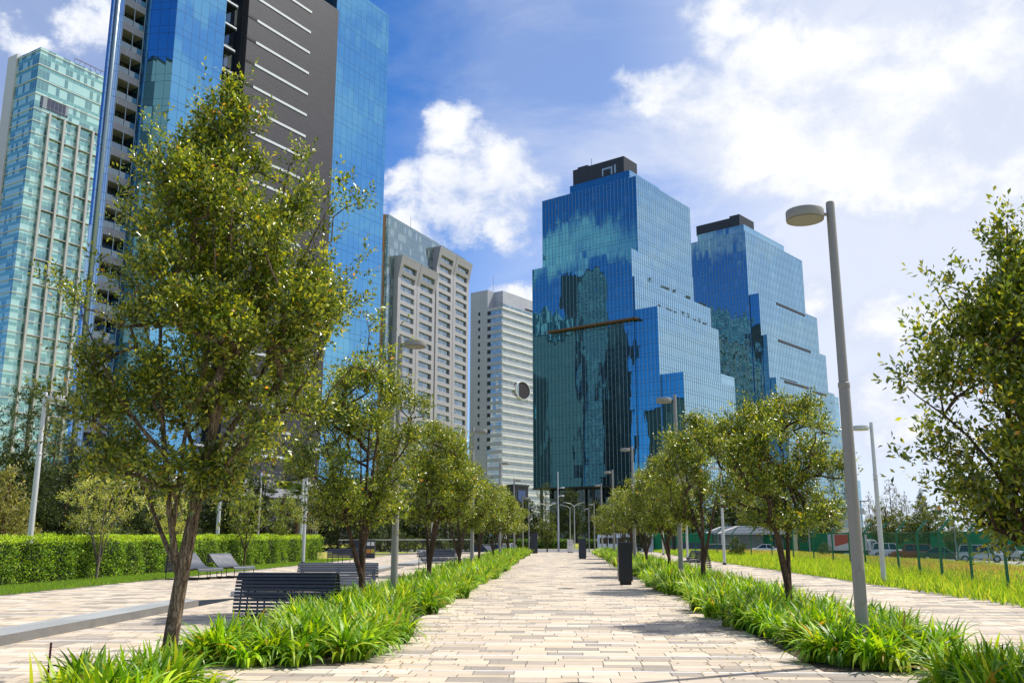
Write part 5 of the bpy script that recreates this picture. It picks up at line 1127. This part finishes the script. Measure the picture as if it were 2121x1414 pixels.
def make_car(kind, mat, label, x, y, rz, z=-1.14):
    r = empty('parked_car', (x, y, z), rz, label, 'car', 'cars in the car park')
    suv = kind == 'suv'; L, W, H = (4.6, 1.86, 1.72) if suv else (4.6, 1.8, 1.44); hl = L / 2
    belt = 1.02 if suv else .92; hood = .98 if suv else .82
    # lower body: cross sections along the length (x), loops in (y, z)
    def sec(x, w, zt, zb_=.26): w /= 2; return [(x, -w * .92, zb_), (x, -w, zb_ + .2), (x, -w, zt - .12), (x, -w * .9, zt), (x, w * .9, zt), (x, w, zt - .12), (x, w, zb_ + .2), (x, w * .92, zb_)]
    S = [(-hl, W * .82, belt - .16, .42), (-hl + .12, W * .94, belt - .02, .32), (-hl + .7, W, belt, .25), (-.6, W, belt, .22), (.55, W, belt - .02, .22), (hl - 1.15, W, hood + .04, .22), (hl - .5, W * .97, hood - .06, .25), (hl - .12, W * .9, hood - .2, .3), (hl, W * .78, hood - .34, .38)]
    b = MB(); loft(b, [sec(*s) for s in S]); 
    # roof skin
    ra, rb = (-hl + .35, .55) if suv else (-.95, .35)
    roofw = W * .72
    b.box(ra + (.15 if suv else .25), -roofw / 2, H - .05, rb - .05, roofw / 2, H)
    for s in (-1, 1):            # pillars
        for (xa, xb) in (((hl - 1.45), rb - .05), (-.15, -.2), (ra - (.05 if suv else .55), ra + .2)):
            b.bar((xa, s * W * .47, belt - .02), (xb, s * roofw / 2 * .98, H - .03), .07, .05)
    o = b.build('body', mat, r, smooth=False, bevel=.03)
    g = MB(); wf = W * .45; rf = roofw / 2 * .97; xf0 = hl - 1.42; xr0 = ra - (.02 if suv else .5)
    lo = [(xr0, -wf, belt - .02), (xf0, -wf, belt - .02), (xf0, wf, belt - .02), (xr0, wf, belt - .02)]; hi = [(ra + .18, -rf, H - .06), (rb - .08, -rf, H - .06), (rb - .08, rf, H - .06), (ra + .18, rf, H - .06)]
    for k in range(4): j = (k + 1) % 4; g.face([lo[k], lo[j], hi[j], hi[k]])
    g.build('windows', M_cglass, r)
    for wx in (-hl + .85, hl - .9):
        for s in (-1, 1):
            w = MB(); R = .35 if suv else .32; y0 = s * W / 2; n = 20
            prof = [(R * .6, -.11), (R * .95, -.11), (R, -.07), (R, .07), (R * .95, .11), (R * .6, .11)]
            secs = [[(wx + rr * cos(2 * pi * k / n), y0 - s * .09 + zz_, R + rr * sin(2 * pi * k / n)) for k in range(n)] for rr, zz_ in prof]
            loft(w, secs); wo = w.build('wheel', M_tyre, r)
            q = MB(); loft(q, [[(wx + rr * cos(2 * pi * k / n), y0 - s * .09 + s * yy, R + rr * sin(2 * pi * k / n)) for k in range(n)] for rr, yy in ((R * .6, .06), (R * .58, .118), (R * .2, .122))]); q.build('rim', M_rim, wo)
    for s in (-1, 1):
        q = MB(); q.box(hl - .16, s * W * .30, hood - .30, hl + .0, s * W * .43, hood - .17); q.build('headlight', M_lamp_w, r)
        q = MB(); q.box(-hl - .01, s * W * .31, belt - .30, -hl + .10, s * W * .44, belt - .10); q.build('tail_light', M_lamp_r, r)
        q = MB(); q.box(hl - 1.62, s * (W / 2 + .02), belt, hl - 1.5, s * (W / 2 + .17), belt + .13); q.build('mirror', mat, r)
    q = MB(); q.box(hl - .03, -.5, .42, hl + .02, .5, .62); q.build('grille', M_black, r); return r
SIL = paint('silver_paint', (.42, .45, .47), .5); WHT = paint('white_paint', (.70, .71, .72), 0); GRN = paint('dark_green_paint', (.03, .06, .05), .3); RED = paint('brown_red_paint', (.22, .03, .02), .3); NAV = paint('dark_paint', (.03, .035, .045), .4)
for (k, m, px, y, rz, lab) in [('suv', SIL, 2028, 96, -.35, 'silver estate car parked at the right, facing half right, before the green screen'),
        ('suv', SIL, 2085, 103, -.3, 'silver hatchback at the right edge, parked beyond the silver estate car'),
        ('sedan', GRN, 1950, 100, -.4, 'dark green sedan with bright windscreen, parked left of the silver estate car'),
        ('suv', RED, 1886, 103, 2.9, 'brownish red off-road car seen from the side, parked left of the dark green sedan'),
        ('suv', WHT, 1842, 112, -.2, 'white off-road car half hidden behind the brownish red one'),
        ('sedan', SIL, 1684, 150, 3.0, 'silver sedan parked left of the red and white truck'),
        ('sedan', WHT, 1590, 128, -.2, 'white sedan behind the trunks of the nearest tree of the right row'),
        ('suv', SIL, 1496, 104, .1, 'pale silver car behind the second tree of the right row'),
        ('sedan', NAV, 1530, 108, .0, 'dark blue sedan behind the fence, right of the pale silver car'),
        ('suv', NAV, 1440, 118, .1, 'dark off-road car in front of the dark green screen'),
        ('sedan', NAV, 1398, 112, .2, 'dark car right of the bus, half hidden by a trunk'),
        ('suv', WHT, 1034, 108, 2.7, 'white van-like car on the road behind the left row trunks'),
        ('sedan', NAV, 996, 96, 2.6, 'dark car parked on the road at the left row trunks'),
        ('suv', SIL, 1012, 100, 2.7, 'silver car with dark wheels behind the left row, beside the white one')]:
    p = atY(px, 1125, y); make_car(k, m, lab, p.x, y, rz, gzf(p.x, y) + .012)
# box truck with a red curved field on its white box
p = atY(1762, 1120, 118); t = empty('box_truck', (p.x, 118, -1.14), .12, 'white box truck with a red curved field on its box, behind the tall street lamp', 'truck')
b = MB(); b.box(-2.6, 0, .95, 2.6, 2.3, 3.35); b.build('cargo_box', plain('box_white', (.62, .60, .55), .6, 0, .08, 1), t, bevel=.03)
b = MB(); n = 12; arc = [(2.3 - 4.8 * (i / n), 3.30 - 1.75 * (i / n) ** .62) for i in range(n + 1)]; b.face([(-2.55, -.012, 3.30)] + [(x, -.012, z) for x, z in arc[::-1]]); b.face([(-2.55, -.004, 3.30)] + [(x, -.004, z) for x, z in arc[::-1]]); b.build('red_field', plain('truck_red', (.45, .03, .02), .5), t)
b = MB(); loft(b, [[(x, .1, .55), (x, .05, 1.2), (x, .1, zt), (x, 2.2, zt), (x, 2.25, 1.2), (x, 2.2, .55)] for x, zt in ((2.75, 2.5), (3.1, 2.6), (3.9, 2.5), (4.5, 1.65), (4.65, 1.3))]); b.build('cab', WHT, t, bevel=.04)
b = MB(); b.face([(3.15, .03, 1.6), (3.95, .03, 1.6), (3.85, .06, 2.35), (3.2, .06, 2.35)]); b.face([(4.46, .2, 1.75), (4.46, 2.1, 1.75), (3.97, 2.05, 2.45), (3.97, .25, 2.45)]); b.build('windows', M_cglass, t)
b = MB(); b.box(-2.5, .4, .65, 4.2, 1.9, .92); b.build('chassis', M_black, t)
for wx in (-1.6, 3.6):
    for s in (.15, 2.1): w = MB(); loft(w, [[(wx + .42 * cos(2 * pi * k / 18), s + yy, .42 + .42 * sin(2 * pi * k / 18)) for k in range(18)] for yy in (-.13, .13)]); w.build('wheel', M_tyre, t)
t.scale = (.82, .82, .82)
# white bus
p = atY(1237, 1120, 128); t = empty('bus', (p.x, 128, -1.14), -.12, 'white bus with dark windows and a black round emblem, behind the right row of trees', 'bus')
L = 7.6; b = MB(); loft(b, [[(x, .05 + i_, .38), (x, 0 + i_, .6), (x, .02 + i_, 2.3), (x, .18 + i_, 2.72), (x, 2.1 - i_, 2.72), (x, 2.28 - i_, 2.3), (x, 2.3 - i_, .6), (x, 2.25 - i_, .38)] for x, i_ in ((0, .12), (.15, 0), (L - .3, 0), (L, .15))]); b.build('body', WHT, t)
b = MB(); b.box(.8, .3, 2.725, L - .8, 2.0, 2.9); b.build('roof_unit', WHT, t, bevel=.05)
for k in range(5): b = MB(); b.box(.35 + 1.22 * k, -.025, 1.5, 1.45 + 1.22 * k, .03, 2.3); b.build('window', M_cglass, t)
b = MB(); b.box(6.5, -.028, 1.45, 7.3, .03, 2.35); b.build('window', M_cglass, t)
for (x0, x1, z0, z1) in ((4.95, 4.99, .55, 1.42), (6.42, 6.46, .5, 2.3)): b = MB(); b.box(x0, -.03, z0, x1, .03, z1); b.build('door_seam', M_black, t)
b = MB()
for r0, r1 in ((.34, .20),):
    n = 28; A = [(5.75 + r0 * .85 * cos(2 * pi * i / n), -.035, 1.0 + r0 * 1.35 * sin(2 * pi * i / n)) for i in range(n)]; B = [(5.78 + r1 * .8 * cos(2 * pi * i / n), -.035, .92 + r1 * 1.2 * sin(2 * pi * i / n)) for i in range(n)]
    for i in range(n): j = (i + 1) % n; b.face([A[i], A[j], B[j], B[i]])
b.face([(5.62, -.036, .72), (5.80, -.036, .60), (5.86, -.036, .80), (5.74, -.036, 1.02)]); b.build('emblem', M_black, t)
for wx in (1.5, 3.9):
    for s in (.1, 2.2): w = MB(); loft(w, [[(wx + .44 * cos(2 * pi * k / 20), s + yy, .44 + .44 * sin(2 * pi * k / 20)) for k in range(20)] for yy in (-.12, .12)]); w.build('wheel', M_tyre, t)
# small speed camera mast with flat roof, above the trees on the right
p = atY(1787, 1100, 150); t = empty('camera_mast', (p.x, 150, -1.15), .3, 'thin mast with white box under a small flat roof, among the car park trees', 'mast'); b = MB(); b.tube([(0, 0, 0), (0, 0, 7.2)], .09, 8); b.build('pole', M_white_pole, t)
b = MB(); b.box(-.35, -.3, 5.9, .35, .3, 6.8); b.build('box', plain('mast_box', (.5, .5, .45), .6), t); b = MB(); b.box(-1.1, -.8, 7.9, 1.1, .8, 8.0); b.box(-.05, -.05, 7.2, .05, .05, 7.9); b.build('roof', plain('mast_roof', (.4, .3, .2), .7), t)
for i, (px, y) in enumerate([(1675, 105), (1977, 108)]):
    t = empty('utility_pole', (atY(px, 1100, y).x, y, -1.15), 0, ['thin grey pole rising from the meadow near the silver sedan', 'thin grey pole beside the dark green sedan'][i], 'pole'); b = MB(); b.lathe([(.09, 0), (.06, 6.5)], 8); b.build('shaft', M_pole, t); b = MB(); b.box(-.5, -.12, 6.4, .1, .12, 6.5); b.build('head', M_pole, t)
for i, (px, y) in enumerate([(1648, 92), (1396, 84)]):
    t = empty('gate_post', (atY(px, 1130, y).x, y, gzf(20, y)), 0, ['square pale post behind the fence', 'dark square post beside the right walk'][i], 'post'); b = MB(); b.box(-.16, -.16, 0, .16, .16, 2.6); b.build('shaft', M_conc if i == 0 else M_black, t, bevel=.02); b = MB(); b.box(-.19, -.19, 2.6, .19, .19, 2.68); b.build('cap', M_conc, t)

# fallen leaves and litter on the paving
rng = np.random.default_rng(99); n = 1500; side = rng.random(n) < .5; X = np.where(side, -2.3 + np.abs(rng.normal(0, .5, n)), 2.7 - np.abs(rng.normal(0, .5, n))); Y = 9 + 40 * rng.random(n) ** 1.3
far = rng.random(n) < .35; X = np.where(far, rng.uniform(-9, 10, n), X)
V, F, cc = leaf_mesh(np.stack([X, Y, np.full(n, .016)], 1), rng.normal(0, 1, (n, 3)) * [1, 1, .12], np.tile([0., 0, 1], (n, 1)) + rng.normal(0, .2, (n, 3)), .03 + .04 * rng.random(n), .02 + .01 * rng.random(n), pick(rng, n, np.array([(.18, .11, .05), (.28, .20, .08), (.10, .07, .04), (.25, .27, .06)]), (4, 3, 3, 1)))
tag(np_mesh('fallen_leaves', V, F, M_grass, None, cc), 'small dry fallen leaves scattered over the paving near the planting beds', 'leaves', kind='stuff')

# ------------------------------------------------------------------ background trees
DARK = np.array([(.018, .034, .010), (.03, .052, .014), (.05, .075, .02), (.08, .10, .03), (.06, .05, .02)])
def bg_tree(seed, H, prof, n_b, n_c, L, pal, w, trunk=.2, spr=3, lf=4, wd=.5, up=.4, sig=.1, sp=(.2, .5), name='tree', mat=None):
    rng = np.random.default_rng(seed); zs0 = prof[0][0]
    limbs = [([(0, 0, -.1), (.1, 0, H * .3), (0, .1, H * .6), (0, 0, H * .95)], trunk, .03)]
    C = crown_points(rng, prof, n_b, n_c, sig * H, 1, 0, .62)
    t = make_tree(name, rng, limbs, C, spr, lf, L, wd, (mat or M_bark_dk, M_leaf_far), pal=pal, w=w, spread=sp, sides=5, up=up, minr=.02); t['category'] = 'tree'; return t
H = 10; BG = {}
BG['round'] = bg_tree(201, 10, [(1.5, -2, 2), (3, -3.6, 3.4), (5.5, -4, 4), (8, -3, 3.2), (10, -.8, .8)], 60, 420, .34, DARK, (4, 4, 2, .5, .1), spr=4, lf=5, name='leafy_tree')
BG['cone'] = bg_tree(202, 10, [(.6, -2.6, 2.6), (3, -2.3, 2.3), (6, -1.5, 1.5), (8.5, -.7, .7), (10, -.1, .1)], 70, 420, .26, DARK, (5, 4, 1.5, .3, .1), spr=4, lf=5, wd=.3, up=-.1, sig=.05, name='conifer_tree')
BG['euca'] = bg_tree(203, 14, [(3, -1.5, 1.5), (5, -2.8, 2.8), (8, -3.4, 3), (11, -2.4, 2.8), (14, -.8, .6)], 34, 300, .30, DARK * [1.3, 1.25, 1.6], (3, 4, 3, .5, .2), spr=3, lf=5, wd=.3, sig=.05, name='tall_tree')
BG['bush'] = bg_tree(204, 3, [(.1, -1.6, 1.6), (1, -2.1, 2.1), (2, -1.7, 1.7), (3, -.5, .5)], 40, 260, .20, DARK * 1.3, (3, 4, 3, 1, .2), spr=3, lf=4, trunk=.08, name='bush')
BG['light'] = bg_tree(205, 6, [(1.2, -1, 1), (2.2, -2, 2), (4, -2.1, 2.1), (5.3, -1.3, 1.3), (6, -.4, .4)], 46, 300, .20, OAK * .9, (3, 5, 3.5, 1.5, .1), spr=4, lf=5, name='leafy_tree')
GREYT = np.array([(.05, .055, .04), (.08, .08, .055), (.11, .10, .07), (.14, .13, .09), (.1, .08, .06)])
BG['grey'] = bg_tree(206, 10, [(2, -1.6, 1.6), (4, -2.6, 2.4), (6, -2.2, 2.2), (8, -1.4, 1.4), (10, -.3, .3)], 40, 200, .22, GREYT, (3, 4, 3, 1, .2), spr=3, lf=4, name='thin_tree')
YELW = np.array([(.13, .15, .05), (.20, .21, .07), (.25, .22, .09), (.30, .28, .1), (.2, .15, .06)])
BG['tan'] = bg_tree(207, 4, [(.2, -1, 1), (1.2, -1.3, 1.3), (2.6, -1, 1), (4, -.2, .2)], 36, 240, .16, YELW, (3, 4, 3, 1, .2), spr=4, lf=4, name='shrub')
def bgt(kind, px, y, h, label, group, py=1110, sx=1.0):
    o = inst(BG[kind]); base = {'round': 10, 'cone': 10, 'euca': 14, 'bush': 3, 'light': 6, 'grey': 10, 'tan': 4}[kind]; s = h / base; p = atY(px, py, y)
    place(o, p.x, y, gzf(p.x, y), (px * .37) % 6.28, s * sx, label, group, s)
# left side, behind the hedge: (kind, px, Y, height, width factor)
L1 = [('euca', 30, 66, 12.8, 1.1, 'tall feathery tree at the left edge in front of the green tower'), ('euca', 95, 72, 12.5, 1.1, 'tall feathery tree behind the leftmost lamp post, right of its twin'), ('round', 15, 56, 7.0, .8, 'dark dense tree low at the left edge behind the hedge'), ('tan', 8, 50, 5.2, .9, 'tan yellowish shrub tree at the very left edge above the hedge'),
      ('cone', 130, 60, 8.3, 1.1, 'dark conifer just right of the leftmost lamp post'), ('cone', 75, 58, 6.0, 1.3, 'dark conifer behind the leftmost lamp post'), ('cone', 185, 68, 8.0, 1.4, 'dark green conifer behind the pale twiggy tree'), ('cone', 262, 64, 5.4, 1.6, 'broad low conifer at the right of the pale twiggy tree'), ('bush', 330, 66, 3.2, 1, 'dark bush behind the hedge and left of the forked trunk'),
      ('cone', 400, 70, 6.2, 1.4, 'dark conifer behind the forked trunk'), ('round', 495, 72, 6.8, .9, 'dense dark tree behind the hedge, right of the second slim lamp post'), ('cone', 545, 74, 6.3, 1.5, 'dark conifer behind the young green tree'), ('round', 700, 92, 8.0, .8, 'dark tree behind the nearly bare tree'), ('cone', 735, 88, 7.6, 1.5, 'dark conifer behind the recycling station'), ('round', 790, 98, 9.2, .9, 'large dark tree beyond the railing behind the walking people'),
      ('cone', 816, 84, 4.6, .8, 'small bright conifer beyond the railing left of the near left lamp'), ('round', 860, 100, 8.6, .9, 'dark tree beyond the railing behind the near left street lamp'), ('cone', 925, 104, 8.5, 1.4, 'dark conifer beyond the railing between two trunks of the left row'), ('round', 965, 110, 8.2, .9, 'dark tree behind the third tree of the left row'), ('bush', 830, 90, 2.0, 1.4, 'low dark bush beyond the railing'), ('bush', 905, 94, 1.8, 1.6, 'low dark bush beyond the railing, right of its neighbour'),
      ('round', 1010, 130, 9, 1, 'dark tree behind the cars on the left'), ('bush', 200, 60, 2.9, 1.3, 'brownish bush behind the hedge at the pale twiggy tree')]
L1 += [('round', 55, 74, 7.5, .9, 'dark tree filling the gap behind the two conifers at the leftmost lamp post'), ('round', 155, 78, 8.2, .9, 'dark round tree behind the dark conifer right of the leftmost lamp post'), ('round', 235, 76, 7.4, .9, 'dark round tree above the pale twiggy tree, behind the hedge'),
       ('round', 310, 80, 7.0, 1, 'dark round tree behind the left limbs of the forked trunk'), ('cone', 365, 76, 6.6, 1.5, 'dark conifer seen between the limbs of the forked trunk'), ('round', 452, 84, 6.8, 1, 'dark round tree behind the second slim lamp post along the hedge'), ('cone', 520, 82, 6.4, 1.5, 'dark conifer between the two young green trees'),
       ('round', 600, 90, 5.6, 1, 'dark tree under the fan palms'), ('cone', 660, 92, 6.2, 1.4, 'dark conifer right behind the nearly bare tree'), ('cone', 765, 94, 7.4, 1.5, 'dark conifer behind the trunks of the first left row tree')]
for k, px, y, h, sx, lab in L1: bgt(k, px, y, h, lab, 'trees behind the clipped hedge', 1110, sx)
R1 = [('euca', 1130, 205, 14, .8, 'dark tree in front of the glass tower left of the tall mast'), ('round', 1180, 215, 13, .8, 'dark tree in front of the glass tower right of the tall mast'), ('light', 1133, 150, 6.0, .9, 'pale grey green tree across the road left of the tall mast'), ('round', 1085, 190, 10, 1, 'dark tree at the far end of the left row'), ('round', 1240, 200, 10, 1, 'dark tree behind the far end of the right row'),
      ('round', 1320, 118, 6.8, .8, 'dark tree just right of the bus'), ('round', 1385, 175, 12, 1, 'dark tree far behind the second right street lamp'), ('round', 1450, 190, 12.5, 1.1, 'dark tree behind the white canopy roofs'), ('round', 1520, 195, 12, 1.1, 'dark tree behind the canopies, right of its neighbour'), ('round', 1590, 200, 12.5, 1.1, 'dark tree behind the nearest right row tree'), ('light', 1560, 160, 8.0, 1, 'yellowish tree behind the crown of the nearest right row tree'),
      ('euca', 1735, 165, 15.5, .75, 'tall green tree right behind the tall near street lamp'), ('light', 1700, 150, 8.5, 1.2, 'green tree left of the tall near street lamp'), ('light', 1652, 140, 8.0, 1, 'yellow green tree at the foot of the farther glass tower'), ('light', 1838, 122, 6.6, 1.3, 'broad light green tree behind the slim meadow lamp'), ('grey', 1850, 210, 14.5, 1.0, 'grey bare looking tree on the skyline right of the slim meadow lamp'), ('grey', 1805, 215, 12, .7, 'thin grey tree on the skyline behind the slim meadow lamp'), ('grey', 1880, 215, 12, .7, 'thin grey tree on the skyline, right of the taller grey one'),
      ('light', 1925, 118, 7.0, 1.25, 'bright green tree behind the brownish red car'), ('cone', 1915, 150, 10, .8, 'darker pointed tree behind the bright green tree'), ('grey', 2020, 160, 8, 1.1, 'greyish tree behind the bright green screen'), ('light', 2090, 150, 7.5, 1.2, 'light green tree behind the screen at the right edge'), ('bush', 1525, 66, 1.3, .8, 'reddish yellow shrub in the meadow left of the near right tree trunks'), ('bush', 1705, 70, 1.0, .8, 'small bright bush in the meadow behind the fence'), ('light', 1975, 112, 4.4, .8, 'small pale tree before the green screen')]
for k, px, y, h, sx, lab in R1: bgt(k, px, y, h, lab, 'trees around the car park and road', 1100, sx)
# two fan palms behind the hedge
def palm(seed, H):
    rng = np.random.default_rng(seed); r = empty('palm_tree'); b = MB(); b.tube([(0, 0, 0), (.05, 0, H * .5), (0, .05, H)], [.22, .16, .15], 8); b.build('trunk', M_bark_dk, r); V = []; F = []; off = 0; Cc = []
    for i in range(34):
        a = rng.random() * 2 * pi; el = rng.uniform(-.5, 1.3); d = np.array([cos(a) * cos(el), sin(a) * cos(el), sin(el)]); st = np.array([0, 0, H]); hub = st + d * .9; s = np.cross(d, [0, 0, 1]); s /= np.linalg.norm(s); n = np.cross(s, d)
        for k in range(13):
            t = (k - 6) / 6 * 1.25; q = d * cos(t) + s * sin(t); tip = hub + q * .75 - np.array([0, 0, .12]); w = np.cross(q, n) * .035; V += [hub - w * .3, hub + w * .3, hub + q * .4 + w, tip, hub + q * .4 - w]; Cc += [np.array((.035, .06, .015)) * rng.uniform(.7, 1.6)] * 5; F += [(off, off + 1, off + 2), (off, off + 2, off + 4), (off + 4, off + 2, off + 3)]; off += 5
        V += [st, st + s * .03, hub, hub]; Cc += [np.array((.05, .06, .02))] * 4; F += [(off, off + 1, off + 2)] ; off += 4
    np_mesh('crown', np.array(V), F, M_leaf_far, r, np.array(Cc)); r['category'] = 'palm'; return r
pl = palm(5, 4.2); place(pl, atY(583, 1110, 76).x, 76, 0, 0, 1.1, 'fan palm behind the hedge, left one of two', 'fan palms behind the hedge')
p2 = copy_tree(pl); place(p2, atY(614, 1110, 80).x, 80, 0, 2, 1.1, 'fan palm behind the hedge beside the slim lamp posts, right one of two', 'fan palms behind the hedge')
